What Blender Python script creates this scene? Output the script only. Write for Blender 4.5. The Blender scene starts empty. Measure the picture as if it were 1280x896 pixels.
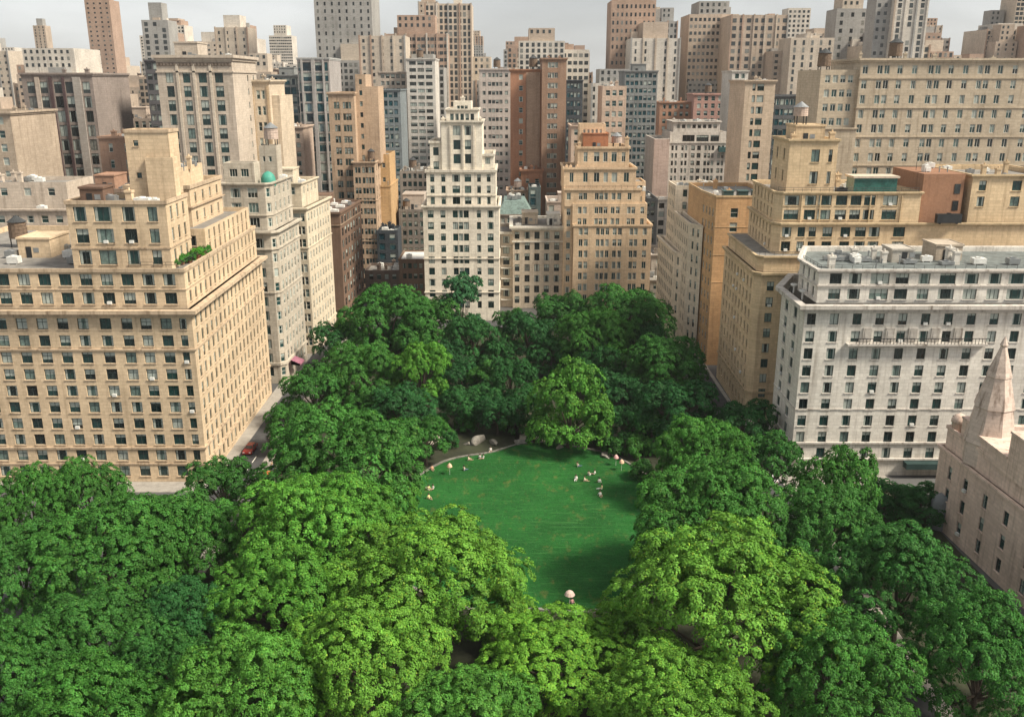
import bpy, bmesh, math, random
import numpy as np
from mathutils import Vector, Matrix
from mathutils.bvhtree import BVHTree
random.seed(7)
D = bpy.data
scene = bpy.context.scene
COL = scene.collection
R = math.radians

# ------------------------------------------------------------------ camera
CAM_Z, PITCH, FPX = 70.0, R(16.8), 1150.0
cs, sn = math.cos(PITCH), math.sin(PITCH)
cam = D.cameras.new('camera'); camo = D.objects.new('camera', cam); COL.objects.link(camo)
camo.location = (0, 0, CAM_Z); camo.rotation_euler = (R(90) - PITCH, 0, 0)
cam.sensor_width = 36; cam.lens = 36 * FPX / 1280; cam.clip_end = 8000; cam.clip_start = .5
scene.camera = camo

# survey helpers: where a sight line meets the plane y = Y or the height z
def ray(px, py):
    u, v = (px - 640) / FPX, (py - 448) / FPX
    return u, cs - v * sn, -sn - v * cs
def Xp(px, py, Y):
    u, dy, dz = ray(px, py); return u * Y / dy
def Zp(py, Y):
    u, dy, dz = ray(640, py); return CAM_Z + dz * Y / dy
def G(px, py, z=0.0):
    u, dy, dz = ray(px, py); t = (z - CAM_Z) / dz
    return u * t, dy * t
def proj(p):
    x, y, z = p[0], p[1], p[2] - CAM_Z
    d = y * cs - z * sn
    return 640 + FPX * x / d, 448 - FPX * (y * sn + z * cs) / d, d

# ------------------------------------------------------------------ materials
def nodes(name):
    m = D.materials.new(name); m.use_nodes = True
    nt = m.node_tree; b = nt.nodes['Principled BSDF']
    return m, nt, b
def N(nt, t, **kw):
    n = nt.nodes.new(t)
    for k, v in kw.items():
        if k.startswith('i_'):
            key = k[2:]
            n.inputs[int(key) if key.isdigit() else key].default_value = v
        else: setattr(n, k, v)
    return n
def L(nt, a, b): nt.links.new(a, b)
def ramp(nt, fac, stops):
    r = N(nt, 'ShaderNodeValToRGB'); L(nt, fac, r.inputs[0])
    e = r.color_ramp.elements
    while len(e) < len(stops): e.new(.5)
    for x, (p, c) in zip(e, stops):
        x.position = p; x.color = (c, c, c, 1) if isinstance(c, (int, float)) else (*c, 1)
    return r.outputs[0]
def mul(nt, a, b, fac=1.0, mode='MULTIPLY'):
    m = N(nt, 'ShaderNodeMix', data_type='RGBA', blend_type=mode)
    if isinstance(fac, (int, float)): m.inputs[0].default_value = fac
    else: L(nt, fac, m.inputs[0])
    for s, v in ((6, a), (7, b)):
        if isinstance(v, tuple): m.inputs[s].default_value = (*v, 1)
        else: L(nt, v, m.inputs[s])
    return m.outputs[2]
def noise(nt, scale, vec=None, det=4, rough=.6, mp=None):
    tc = N(nt, 'ShaderNodeTexCoord')
    v = tc.outputs['Object']
    if mp:
        q = N(nt, 'ShaderNodeMapping'); q.inputs['Scale'].default_value = mp; L(nt, v, q.inputs[0]); v = q.outputs[0]
    n = N(nt, 'ShaderNodeTexNoise'); n.inputs['Scale'].default_value = scale
    n.inputs['Detail'].default_value = det; n.inputs['Roughness'].default_value = rough
    L(nt, v, n.inputs['Vector']); return n.outputs['Fac']

_mc = {}
def stone(col, grime=.35, kind='stone'):
    key = ('stone', col, grime, kind)
    if key in _mc: return _mc[key]
    m, nt, b = nodes(kind + '_wall')
    big = noise(nt, .09, det=5); fine = noise(nt, 1.7, det=6, rough=.7)
    streak = noise(nt, 1.0, det=5, mp=(1.1, 1.1, .07)); blotch = noise(nt, .33, det=8, rough=.75)
    c = mul(nt, tuple(col), ramp(nt, big, [(.3, .80), (.7, 1.08)]))
    # stone courses: blocks laid along the wall, each with its own tone
    tc = N(nt, 'ShaderNodeTexCoord'); sp = N(nt, 'ShaderNodeSeparateXYZ'); L(nt, tc.outputs['Object'], sp.inputs[0])
    ad = N(nt, 'ShaderNodeMath', operation='ADD'); L(nt, sp.outputs[0], ad.inputs[0]); L(nt, sp.outputs[1], ad.inputs[1])
    cb = N(nt, 'ShaderNodeCombineXYZ'); L(nt, ad.outputs[0], cb.inputs[0]); L(nt, sp.outputs[2], cb.inputs[1])
    bk = N(nt, 'ShaderNodeTexBrick'); L(nt, cb.outputs[0], bk.inputs[0]); bk.inputs['Scale'].default_value = 1.0
    bk.inputs['Brick Width'].default_value = 1.5 if kind == 'stone' else .5; bk.inputs['Row Height'].default_value = .62 if kind == 'stone' else .2; bk.inputs['Mortar Size'].default_value = .03
    bk.inputs['Color1'].default_value = (1.05, 1.05, 1.05, 1); bk.inputs['Color2'].default_value = (.86, .85, .84, 1); bk.inputs['Mortar'].default_value = (.72, .70, .68, 1)
    c = mul(nt, c, bk.outputs['Color'], .75)
    c = mul(nt, c, ramp(nt, fine, [(.25, .82), (.75, 1.1)]))
    d = ramp(nt, streak, [(.52, 0.0), (.74, 1.0)])
    c = mul(nt, c, (.34, .30, .27), mul(nt, d, (grime * 1.25,) * 3))
    d2 = ramp(nt, blotch, [(.60, 0.0), (.70, 1.0)])
    c = mul(nt, c, (.60, .55, .50), mul(nt, d2, (grime * .8,) * 3))
    L(nt, c, b.inputs['Base Color'])
    b.inputs['Roughness'].default_value = .88; b.inputs['Specular IOR Level'].default_value = .25
    bp = N(nt, 'ShaderNodeBump'); bp.inputs['Strength'].default_value = .25; bp.inputs['Distance'].default_value = .1
    L(nt, fine, bp.inputs['Height']); L(nt, bp.outputs[0], b.inputs['Normal'])
    _mc[key] = m; return m
def plain(name, col, rough=.7, metal=0.0, var=.25, sc=.8, spec=.4):
    key = (name, col, rough, metal, var, sc)
    if key in _mc: return _mc[key]
    m, nt, b = nodes(name)
    f = noise(nt, sc, det=6, rough=.7)
    c = mul(nt, tuple(col), ramp(nt, f, [(.3, 1 - var), (.7, 1 + var)]))
    L(nt, c, b.inputs['Base Color']); b.inputs['Roughness'].default_value = rough; b.inputs['Metallic'].default_value = metal
    b.inputs['Specular IOR Level'].default_value = spec
    _mc[key] = m; return m
def glassy(name, dark, mid, pale, ppale=.14, rough=.12):
    """window glass: each pane has its own depth of tint, some show curtains behind"""
    m, nt, b = nodes(name)
    oi = N(nt, 'ShaderNodeObjectInfo'); ge = N(nt, 'ShaderNodeNewGeometry')
    a = N(nt, 'ShaderNodeMath', operation='ADD'); L(nt, oi.outputs['Random'], a.inputs[0]); L(nt, ge.outputs['Random Per Island'], a.inputs[1])
    fr = N(nt, 'ShaderNodeMath', operation='FRACT'); L(nt, a.outputs[0], fr.inputs[0])
    r = ramp(nt, fr.outputs[0], [(0, dark), (.55, mid), (1 - ppale, mid), (1 - ppale + .02, pale), (1.0, pale)])
    f = noise(nt, 1.1, det=3)
    c = mul(nt, r, ramp(nt, f, [(.3, .6), (.7, 1.4)]))
    L(nt, c, b.inputs['Base Color']); b.inputs['Roughness'].default_value = rough
    b.inputs['Specular IOR Level'].default_value = .55
    wob = noise(nt, .45, det=2)
    bp = N(nt, 'ShaderNodeBump'); bp.inputs['Strength'].default_value = .12; bp.inputs['Distance'].default_value = .25
    L(nt, wob, bp.inputs['Height']); L(nt, bp.outputs[0], b.inputs['Normal'])
    return m
GLASS = glassy('window_glass', (.006, .012, .013), (.018, .055, .052), (.14, .20, .18))
GLASS_BROWN = glassy('dim_window_glass', (.010, .011, .011), (.035, .042, .042), (.18, .18, .16), .18, .2)
GLASS_TOWER = glassy('tower_glass', (.008, .022, .034), (.015, .07, .085), (.10, .17, .20), .08, .06)
BLIND = plain('window_blind', (.36, .40, .36), .8, 0, .25, .7)
FRAME_W = plain('white_window_frame', (.55, .53, .47), .6)
FRAME_D = plain('dark_window_frame', (.035, .05, .048), .5)
FRAME_B = plain('brown_window_frame', (.10, .075, .055), .5)
ROOF_G = plain('gravel_roof', (.20, .185, .165), .95, 0, .35, .5)
ROOF_D = plain('tar_roof', (.045, .048, .05), .9, 0, .45, .35)
ROOF_B = plain('brown_roof', (.13, .09, .075), .9, 0, .35, .35)
ROOF_T = plain('tile_deck', (.135, .152, .146), .6, 0, .5, .6)
METAL = plain('grey_metal', (.30, .31, .31), .45, .6)
WHITE_M = plain('white_painted_metal', (.66, .65, .61), .5)
DARK_M = plain('dark_metal', (.03, .032, .034), .5, .3)
COPPER = plain('green_copper', (.055, .27, .20), .6, 0, .25)
WOOD = plain('weathered_wood', (.16, .11, .075), .85, 0, .4, 2.0)
PINKW = plain('pale_cedar', (.46, .36, .30), .85, 0, .25, 1.2)

# ------------------------------------------------------------------ mesh buffer
class MB:
    def __init__(s): s.v, s.f, s.m = [], [], []
    def face(s, pts, mi=0):
        n = len(s.v); s.v += [tuple(p) for p in pts]; s.f.append(tuple(range(n, n + len(pts)))); s.m.append(mi)
    def box(s, x0, x1, y0, y1, z0, z1, mi=0):
        n = len(s.v)
        s.v += [(x0,y0,z0),(x1,y0,z0),(x1,y1,z0),(x0,y1,z0),(x0,y0,z1),(x1,y0,z1),(x1,y1,z1),(x0,y1,z1)]
        for q in ((0,3,2,1),(4,5,6,7),(0,1,5,4),(1,2,6,5),(2,3,7,6),(3,0,4,7)):
            s.f.append(tuple(n + k for k in q)); s.m.append(mi)
    def prism(s, poly, z0, z1, mi=0, bottom=True, top=True):
        n = len(poly)
        for i in range(n):
            a, b = poly[i], poly[(i + 1) % n]
            s.face([(*a, z0), (*b, z0), (*b, z1), (*a, z1)], mi)
        if top: s.face([(*p, z1) for p in poly], mi)
        if bottom: s.face([(*p, z0) for p in reversed(poly)], mi)
    def ring(s, inner, outer, z0, z1, mi=0):
        n = len(inner)
        for i in range(n):
            j = (i + 1) % n
            a, b, c, d = inner[i], inner[j], outer[i], outer[j]
            s.face([(*c, z0), (*d, z0), (*d, z1), (*c, z1)], mi)
            s.face([(*b, z0), (*a, z0), (*a, z1), (*b, z1)], mi)
            s.face([(*c, z1), (*d, z1), (*b, z1), (*a, z1)], mi)
            s.face([(*d, z0), (*c, z0), (*a, z0), (*b, z0)], mi)
    def lathe(s, prof, cx=0, cy=0, n=12, mi=0, cap=True):
        k = len(s.v)
        for r, z in prof:
            for i in range(n):
                a = 2 * math.pi * i / n
                s.v.append((cx + r * math.cos(a), cy + r * math.sin(a), z))
        for q in range(len(prof) - 1):
            for i in range(n):
                j = (i + 1) % n
                s.f.append((k + q*n + i, k + q*n + j, k + (q+1)*n + j, k + (q+1)*n + i)); s.m.append(mi)
        if cap:
            s.f.append(tuple(k + (len(prof)-1)*n + i for i in range(n))); s.m.append(mi)
    def tube(s, a, b, r0, r1, n=7, mi=0):
        a, b = Vector(a), Vector(b); d = (b - a).normalized()
        x = d.orthogonal().normalized(); y = d.cross(x)
        k = len(s.v)
        for p, r in ((a, r0), (b, r1)):
            for i in range(n):
                t = 2 * math.pi * i / n
                s.v.append(tuple(p + x * (r * math.cos(t)) + y * (r * math.sin(t))))
        for i in range(n):
            j = (i + 1) % n
            s.f.append((k+i, k+j, k+n+j, k+n+i)); s.m.append(mi)
        s.f.append(tuple(k + n + i for i in range(n))); s.m.append(mi)
        s.f.append(tuple(k + i for i in reversed(range(n)))); s.m.append(mi)
    def add(s, o, mat=None, mi_off=0):
        n = len(s.v)
        s.v += [tuple(mat @ Vector(p)) for p in o.v] if mat else list(o.v)
        s.f += [tuple(n + k for k in q) for q in o.f]; s.m += [k + mi_off for k in o.m]
    def mesh(s, name, mats, off=(0, 0, 0), smooth=False):
        me = D.meshes.new(name)
        ox, oy, oz = off
        me.from_pydata([(x-ox, y-oy, z-oz) for x, y, z in s.v], [], s.f)
        for m in mats: me.materials.append(m)
        if len(mats) > 1: me.polygons.foreach_set('material_index', s.m)
        if smooth: me.polygons.foreach_set('use_smooth', [True] * len(s.f))
        me.update(); return me
    def build(s, name, mats, parent=None, off=(0, 0, 0), smooth=False, loc=None):
        if not isinstance(mats, (list, tuple)): mats = [mats]
        o = D.objects.new(name, s.mesh(name, mats, off, smooth)); COL.objects.link(o)
        if parent: o.parent = parent
        if loc: o.location = loc
        return o

def thing(name, label, cat, loc=(0, 0, 0), rz=0, group=None):
    o = D.objects.new(name, None); COL.objects.link(o); o.location = loc; o.rotation_euler = (0, 0, rz)
    o.empty_display_size = .3
    o['label'] = label; o['category'] = cat
    if group: o['group'] = group
    return o
def tag(o, label, cat, group=None):
    o['label'] = label; o['category'] = cat
    if group: o['group'] = group
    return o
def struct(o, kind='structure'): o['kind'] = kind; return o
def copy_tree(o, parent=None):
    c = o.copy(); COL.objects.link(c)
    if parent: c.parent = parent
    for ch in list(o.children): copy_tree(ch, c)
    return c

def rect(x0, x1, y0, y1): return [(x0, y0), (x1, y0), (x1, y1), (x0, y1)]
def offs(poly, e):
    """convex polygon (counter-clockwise) pushed outwards by e"""
    n = len(poly); out = []
    for i in range(n):
        p0, p1, p2 = Vector(poly[i-1]), Vector(poly[i]), Vector(poly[(i+1) % n])
        d1, d2 = (p1-p0).normalized(), (p2-p1).normalized()
        n1, n2 = Vector((d1.y, -d1.x)), Vector((d2.y, -d2.x))
        k = e / max(.3, 1 + n1.dot(n2))
        q = p1 + (n1 + n2) * k
        out.append((q.x, q.y))
    return out

# ------------------------------------------------------------------ windows
VARS = [(0, 0), (0, 0), (.35, 0), (.5, 0), (0, .16), (1.0, 0), (.2, 0), (0, 0), (.12, .2), (.68, 0), (0, .28), (.42, 0), (0, 0)]
_wc = {}
def wgeo(style, w, h, d, var):
    """frame and panes of one window, sill centre at the origin, +y into the wall"""
    key = (style, round(w, 2), round(h, 2), round(d, 2), var)
    if key in _wc: return _wc[key]
    fr, pa = MB(), MB()
    bl, cu = VARS[var]
    x = w / 2
    t = .09 if style != 'far' else .12
    y0, y1 = d - .12, d - .03
    fr.box(-x, -x + t, y0, y1, 0, h); fr.box(x - t, x, y0, y1, 0, h)
    fr.box(-x + t, x - t, y0, y1, 0, t); fr.box(-x + t, x - t, y0, y1, h - t, h)
    if style == 'grid':
        fr.box(-.035, .035, y0 + .01, y1, t, h - t); fr.box(-x + t, x - t, y0 + .015, y1, h * .62, h * .62 + .07)
    elif style == 'three':
        for q in (-x / 3, x / 3): fr.box(q - .04, q + .04, y0 + .01, y1, t, h - t)
    elif style == 'hung':
        fr.box(-x + t, x - t, y0 + .01, y1, h * .5, h * .5 + .08)
    elif style == 'two':
        fr.box(-.05, .05, y0 + .01, y1, t, h - t)
    zb = h * (1 - bl)
    yp = d - .06
    if bl < 1: pa.face([(-x + t, yp, t*.9), (x - t, yp, t*.9), (x - t, yp, zb), (-x + t, yp, zb)], 0)
    if bl > 0: pa.face([(-x + t, yp - .01, zb), (x - t, yp - .01, zb), (x - t, yp - .01, h), (-x + t, yp - .01, h)], 1)
    if cu:
        for a, b in ((-x + t, -x + t + w * cu), (x - t - w * cu * .8, x - t)): pa.face([(a, yp - .006, t), (b, yp - .006, t), (b, yp - .006, zb), (a, yp - .006, zb)], 1)
    si = MB(); si.box(-x - .12, x + .12, -.14, .02, -.14, -.003)
    _wc[key] = (fr, pa, si); return _wc[key]
_wm = {}
def wmesh(style, w, h, d, var, frame, glass, split, sillm):
    key = (style, round(w, 2), round(h, 2), round(d, 2), var, frame.name, glass.name, split, sillm.name if sillm else '')
    if key not in _wm:
        fr, pa, si = wgeo(style, w, h, d, var)
        if split:
            _wm[key] = (fr.mesh('window', [frame]), pa.mesh('pane', [glass, BLIND]), si.mesh('sill', [sillm]) if sillm else None)
        else:
            b = MB(); b.add(fr); b.add(pa, None, 1)
            _wm[key] = (b.mesh('window', [frame, glass, BLIND]), None, None)
    return _wm[key]

def S(n=None, pitch=3.4, w=1.3, h=1.9, fh=3.4, sill=.85, kind=1, mar=.9, top=.5, low=0.0, cols=None, style=None, gap=.28, rows=None):
    return dict(n=n, pitch=pitch, w=w, h=h, fh=fh, sill=sill, kind=kind, mar=mar, top=top, low=low, cols=cols, style=style, gap=gap, rows=rows)

OCC_V, OCC_F = [], []          # coarse solids, for choosing which windows the camera sees
def occ_quad(pts):
    n = len(OCC_V); OCC_V.extend([Vector(p) for p in pts]); OCC_F.append(tuple(range(n, n + len(pts))))

BLDS = []
class Bld:
    def __init__(s, name, label, wall, loc, cat='building', group=None, glass=GLASS, frame=FRAME_W, style='hung', near=False, trim=None, roof=ROOF_G):
        s.o = thing(name, label, cat, (loc[0], loc[1], 0), group=group)
        s.off = (loc[0], loc[1], 0)
        s.wallm, s.trimm, s.roofm, s.glass, s.frame, s.style, s.near = wall, trim or wall, roof, glass, frame, style, near
        s.wall, s.trim, s.roof, s.win = MB(), MB(), MB(), []
        s.extra = {}
        BLDS.append(s)
    def block(s, poly, z0, z1, specs={}, par=.9, roofm=None, d=None, open_top=False):
        n = len(poly); w = s.wall
        dd = d or (.32 if s.near else .25)
        for i in range(n):
            a, b = Vector(poly[i]), Vector(poly[(i+1) % n])
            occ_quad([(*a, z0), (*b, z0), (*b, z1), (*a, z1)])
            sp = specs.get(i)
            if not sp: w.face([(*a, z0), (*b, z0), (*b, z1), (*a, z1)]); continue
            s.facade(a, b, z0, z1, sp, dd)
        occ_quad([(*p, z1 - par) for p in poly])
        if not open_top:
            inn = offs(poly, -.35)
            for i in range(n):
                j = (i + 1) % n
                w.face([(*poly[i], z1), (*poly[j], z1), (*inn[j], z1), (*inn[i], z1)])
                w.face([(*inn[j], z1 - par), (*inn[i], z1 - par), (*inn[i], z1), (*inn[j], z1)])
            s.roof.face([(*p, z1 - par) for p in inn])
        return s
    def facade(s, a, b, z0, z1, sp, d):
        Ln = (b - a).length; t = (b - a) / Ln; nin = Vector((-t.y, t.x)); ang = math.atan2(t.y, t.x)
        w, h = sp['w'], sp['h']
        if sp['cols']: cs_ = [((c[0] * Ln), (c[1] if len(c) > 1 else w)) for c in sp['cols']]
        else:
            k = sp['n'] or max(1, int((Ln - 2 * sp['mar']) / sp['pitch'] + .35))
            pt = (Ln - 2 * sp['mar']) / k
            cs_ = []
            for q in range(k):
                c = sp['mar'] + pt * (q + .5)
                kk = sp['kind'] if isinstance(sp['kind'], int) else sp['kind'][q % len(sp['kind'])]
                if kk == 0: continue
                for e in range(kk): cs_.append((c + (e - (kk - 1) / 2) * (w + sp['gap']), w))
        cs_.sort()
        if sp['rows']: rw = [(z0 + r if r >= 0 else z1 + r, h) for r in sp['rows']]
        else:
            k = int((z1 - z0 - sp['low'] - sp['top'] + .05) / sp['fh'])
            rw = [(z1 - sp['top'] - (q + 1) * sp['fh'] + sp['sill'], h) for q in range(k)]
        rw.sort()
        cs_ = [c for c in cs_ if c[0] - c[1] / 2 > .05 and c[0] + c[1] / 2 < Ln - .05]
        cl = []
        for c in cs_:
            if not cl or c[0] - c[1]/2 > cl[-1][0] + cl[-1][1]/2 + .05: cl.append(c)
        xs = [0]; zs = [z0]
        for c, ww in cl: xs += [c - ww/2, c + ww/2]
        for z, hh in rw: zs += [z, z + hh]
        xs.append(Ln); zs.append(z1)
        P = lambda x, z, y=0: (a.x + t.x * x + nin.x * y, a.y + t.y * x + nin.y * y, z)
        W = s.wall
        # solid bands between window rows, then piers
        for r in range(0, len(zs) - 1):
            za, zb = zs[r], zs[r+1]
            if zb - za < 1e-4: continue
            if r % 2 == 0: W.face([P(0, za), P(Ln, za), P(Ln, zb), P(0, zb)]); continue
            for q in range(0, len(xs) - 1):
                xa, xb = xs[q], xs[q+1]
                if q % 2 == 0: W.face([P(xa, za), P(xb, za), P(xb, zb), P(xa, zb)]); continue
                W.face([P(xa, za), P(xa, zb), P(xa, zb, d), P(xa, za, d)])
                W.face([P(xb, zb), P(xb, za), P(xb, za, d), P(xb, zb, d)])
                W.face([P(xb, za), P(xa, za), P(xa, za, d), P(xb, za, d)])
                W.face([P(xa, zb), P(xb, zb), P(xb, zb, d), P(xa, zb, d)])
                p = P((xa + xb) / 2, za)
                s.win.append((p, ang, xb - xa, zb - za, d, sp['style'] or s.style))
    def ring(s, poly, z0, z1, e, e0=-.05):
        m = MB(); m.ring(offs(poly, e0), offs(poly, e), z0, z1); m.build('band', s.trimm, s.o, s.off); return s
    def cornice(s, poly, z, e=.7, hgt=.9):
        m = MB(); m.ring(offs(poly, -.05), offs(poly, e * .45), z - hgt, z - hgt * .52 + .004); m.ring(offs(poly, -.06), offs(poly, e), z - hgt * .52, z)
        m.build('cornice', s.trimm, s.o, s.off); return s
    def part(s, name, mb, mats, smooth=False): return mb.build(name, mats, s.o, s.off, smooth)
    # roof furniture, all parts of the building
    def bulkhead(s, x0, x1, y0, y1, z0, z1, mat=None, win=False):
        b = MB(); b.box(x0, x1, y0, y1, z0 - .05, z1); b.ring(rect(x0, x1, y0, y1), offs(rect(x0, x1, y0, y1), .18), z1 - .25, z1 + .12)
        o = s.part('bulkhead', b, mat or s.wallm)
        dr = MB(); xm = x0 + (x1 - x0) * random.uniform(.25, .7); dr.box(xm - .5, xm + .5, y0 - .06, y0 - .003, z0, z0 + min(2.1, (z1 - z0) * .8))
        q = dr.build('door', DARK_M, o, s.off); 
        if x1 - x0 > 3.2:
            v = MB(); v.box(xm + .9, xm + 1.9, y0 - .05, y0 - .003, z0 + 1, z0 + min(1.9, (z1 - z0) * .8)); v.build('vent', METAL, o, s.off)
        occ_quad([(x0, y0, z0), (x1, y0, z0), (x1, y0, z1), (x0, y0, z1)])
        return o
    def tank(s, x, y, z, r=1.7, h=3.2, mat=None):
        b = MB(); b.lathe([(r, z + 1.8), (r * .98, z + 1.8 + h * .5), (r * .94, z + 1.8 + h)], x, y, 14)
        for k in range(4): b.lathe([(r * 1.02, z + 2.1 + k * h / 4.2), (r * 1.02, z + 2.18 + k * h / 4.2)], x, y, 14, cap=False)
        o = s.part('water_tank', b, mat or WOOD)
        c = MB(); c.lathe([(r * 1.08, z + 1.8 + h), (.05, z + 1.8 + h + r * .75)], x, y, 14); c.build('tank_roof', ROOF_D if mat is None else METAL, o, s.off)
        for dx in (-.65, .65):
            for dy in (-.65, .65):
                l = MB(); l.tube((x + dx * r, y + dy * r, z - .05), (x + dx * r, y + dy * r, z + 1.85), .12, .12, 6); l.build('tank_leg', DARK_M, o, s.off)
        return o
    def hvac(s, x, y, z, w=1.8, dp=1.5, h=1.3, mat=None):
        b = MB(); b.box(x - w/2, x + w/2, y - dp/2, y + dp/2, z + .2, z + h); 
        for q in (-.35, .35): b.box(x + q*w - .08, x + q*w + .08, y - dp/2 + .05, y + dp/2 - .05, z - .03, z + .22)
        b.lathe([(min(w, dp) * .36, z + h), (min(w, dp) * .36, z + h + .18), (min(w, dp) * .28, z + h + .18), (min(w, dp) * .26, z + h + .05)], x, y, 12)
        return s.part('air_conditioner', b, mat or WHITE_M)
    def chimney(s, x, y, z, w=.9, h=2.4, mat=None):
        b = MB(); b.box(x - w/2, x + w/2, y - w/2, y + w/2, z - .05, z + h); b.ring(rect(x-w/2, x+w/2, y-w/2, y+w/2), offs(rect(x-w/2, x+w/2, y-w/2, y+w/2), .12), z + h - .3, z + h + .08)
        b.lathe([(.22, z + h), (.18, z + h + .5)], x, y, 8)
        return s.part('chimney', b, mat or s.wallm)
    def antenna(s, x, y, z, h):
        b = MB(); b.tube((x, y, z - .03), (x, y, z + h), .06, .03, 5)
        for k in range(3): b.tube((x - .6 + .12 * k, y, z + h * (.75 + .1 * k)), (x + .6 - .12 * k, y, z + h * (.75 + .1 * k)), .025, .025, 4)
        return s.part('antenna', b, DARK_M)
    def duct(s, x, y, z, ln, ax):
        b = MB(); p = (lambda u, w, h0, h1: b.box(x - u, x + u, y - w, y + w, z + h0, z + h1)) 
        (p(ln / 2, .35, .25, .85) if ax else p(.35, ln / 2, .25, .85)); p(.3, .3, -.02, .26); p(.5, .5, .84, 1.35)
        return s.part('duct', b, METAL)
    def pipe(s, x, y, z, h=1.2):
        b = MB(); b.lathe([(.12, z - .03), (.12, z + h), (.2, z + h), (.2, z + h + .2)], x, y, 8)
        return s.part('vent_pipe', b, METAL)
    def railing(s, pts, z, h=1.0, closed=False):
        b = MB()
        n = len(pts)
        for i in range(n if closed else n - 1):
            a, c = Vector(pts[i]), Vector(pts[(i+1) % n])
            for q in (h, h * .5): b.tube((a.x, a.y, z + q), (c.x, c.y, z + q), .04, .04, 5)
            k = max(1, int((c - a).length / 1.8))
            for e in range(k + 1):
                p = a.lerp(c, e / k); b.tube((p.x, p.y, z - .02), (p.x, p.y, z + h), .035, .035, 5)
        return s.part('railing', b, DARK_M)
    def clutter(s, poly, z, n=5, seed=0, big=True):
        rs = random.Random(seed); xs = [p[0] for p in poly]; ys = [p[1] for p in poly]
        x0, x1, y0, y1 = min(xs) + 1.6, max(xs) - 1.6, min(ys) + 1.6, max(ys) - 1.6
        if x1 <= x0 or y1 <= y0: return
        for k in range(int(n * 1.7) + 1):
            x, y = rs.uniform(x0, x1), rs.uniform(y0, y1)
            q = rs.random()
            if q > .93: s.antenna(x, y, z, rs.uniform(2.5, 6))
            elif q > .84: s.duct(x, y, z, rs.uniform(1.6, 4), rs.random() < .5)
            elif q < .45: s.hvac(x, y, z, rs.uniform(1, 2.2), rs.uniform(.9, 1.6), rs.uniform(.8, 1.5), rs.choice([WHITE_M, METAL, WHITE_M]))
            elif q < .7: s.chimney(x, y, z, rs.uniform(.7, 1.2), rs.uniform(1.4, 2.8))
            else: s.pipe(x, y, z, rs.uniform(.7, 1.8))

def finish_buildings():
    tree = BVHTree.FromPolygons(OCC_V, OCC_F)
    eye = Vector((0, 0, CAM_Z))
    tot = 0
    for s in BLDS:
        s.wall.build('wall', s.wallm, s.o, s.off)
        if s.trim.f: s.trim.build('cornice', s.trimm, s.o, s.off)
        if s.roof.f: s.roof.build('roof', s.roofm, s.o, s.off)
        rate = []
        for k, (p, ang, w, h, d, st) in enumerate(s.win):
            nrm = Vector((math.sin(ang), -math.cos(ang), 0))
            c = Vector(p) + Vector((0, 0, h * .5)) + nrm * .08
            v = c - eye; dist = v.length
            facing = -nrm.dot(v / dist)
            px, py, dep = proj(c)
            vis = 0
            if facing > .02 and 60 < px < 1226 and 138 < py < 770:
                for q in (.5, .85):
                    c2 = Vector(p) + Vector((0, 0, h * q)) + nrm * .08
                    dr = c2 - eye; hit = tree.ray_cast(eye, dr.normalized(), dr.length - .3)
                    if hit[0] is None: vis += .5
            rate.append((vis * w * h * facing / dist ** 2, k))
        rate.sort(reverse=True)
        top = [k for r, k in rate[:100] if r > 0]
        rest = [k for r, k in rate if k not in set(top)]
        rs = random.Random(len(s.win))
        for k in top:
            p, ang, w, h, d, st = s.win[k]
            var = rs.randrange(len(VARS))
            me, pm, sm = wmesh(st, w, h, d, var, s.frame, s.glass, s.near, s.trimm if s.near else None)
            o = D.objects.new('window', me); COL.objects.link(o); o.parent = s.o
            o.location = (p[0] - s.off[0], p[1] - s.off[1], p[2]); o.rotation_euler = (0, 0, ang)
            if pm:
                for nm, q in (('pane', pm), ('sill', sm)):
                    if q: c = D.objects.new(nm, q); COL.objects.link(c); c.parent = o
            tot += 1
        if rest:
            b = MB()
            for k in rest:
                p, ang, w, h, d, st = s.win[k]
                fr, pa, si = wgeo(st, w, h, d, rs.randrange(len(VARS)))
                M = Matrix.Translation(p) @ Matrix.Rotation(ang, 4, 'Z')
                b.add(fr, M); b.add(pa, M, 1)
                if s.near: b.add(si, M, 3)
            o = b.build('window', [s.frame, s.glass, BLIND, s.trimm], s.o, s.off); o['kind'] = 'stuff'
        if s.near and s.win:   # a few window air conditioners
            ks = [k for k in top if rs.random() < .10]
            for k in ks:
                p, ang, w, h, d, st = s.win[k]
                b = MB(); b.box(-.36, .36, -.28, d - .2, .03, .5)
                o = b.build('air_conditioner', WHITE_M, s.o)
                o.location = (p[0] - s.off[0], p[1] - s.off[1], p[2]); o.rotation_euler = (0, 0, ang)
    print('windows as parts', tot)
# ================================================================== buildings
TAN = (.67, .515, .345); BRN = (.17, .105, .075)

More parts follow.
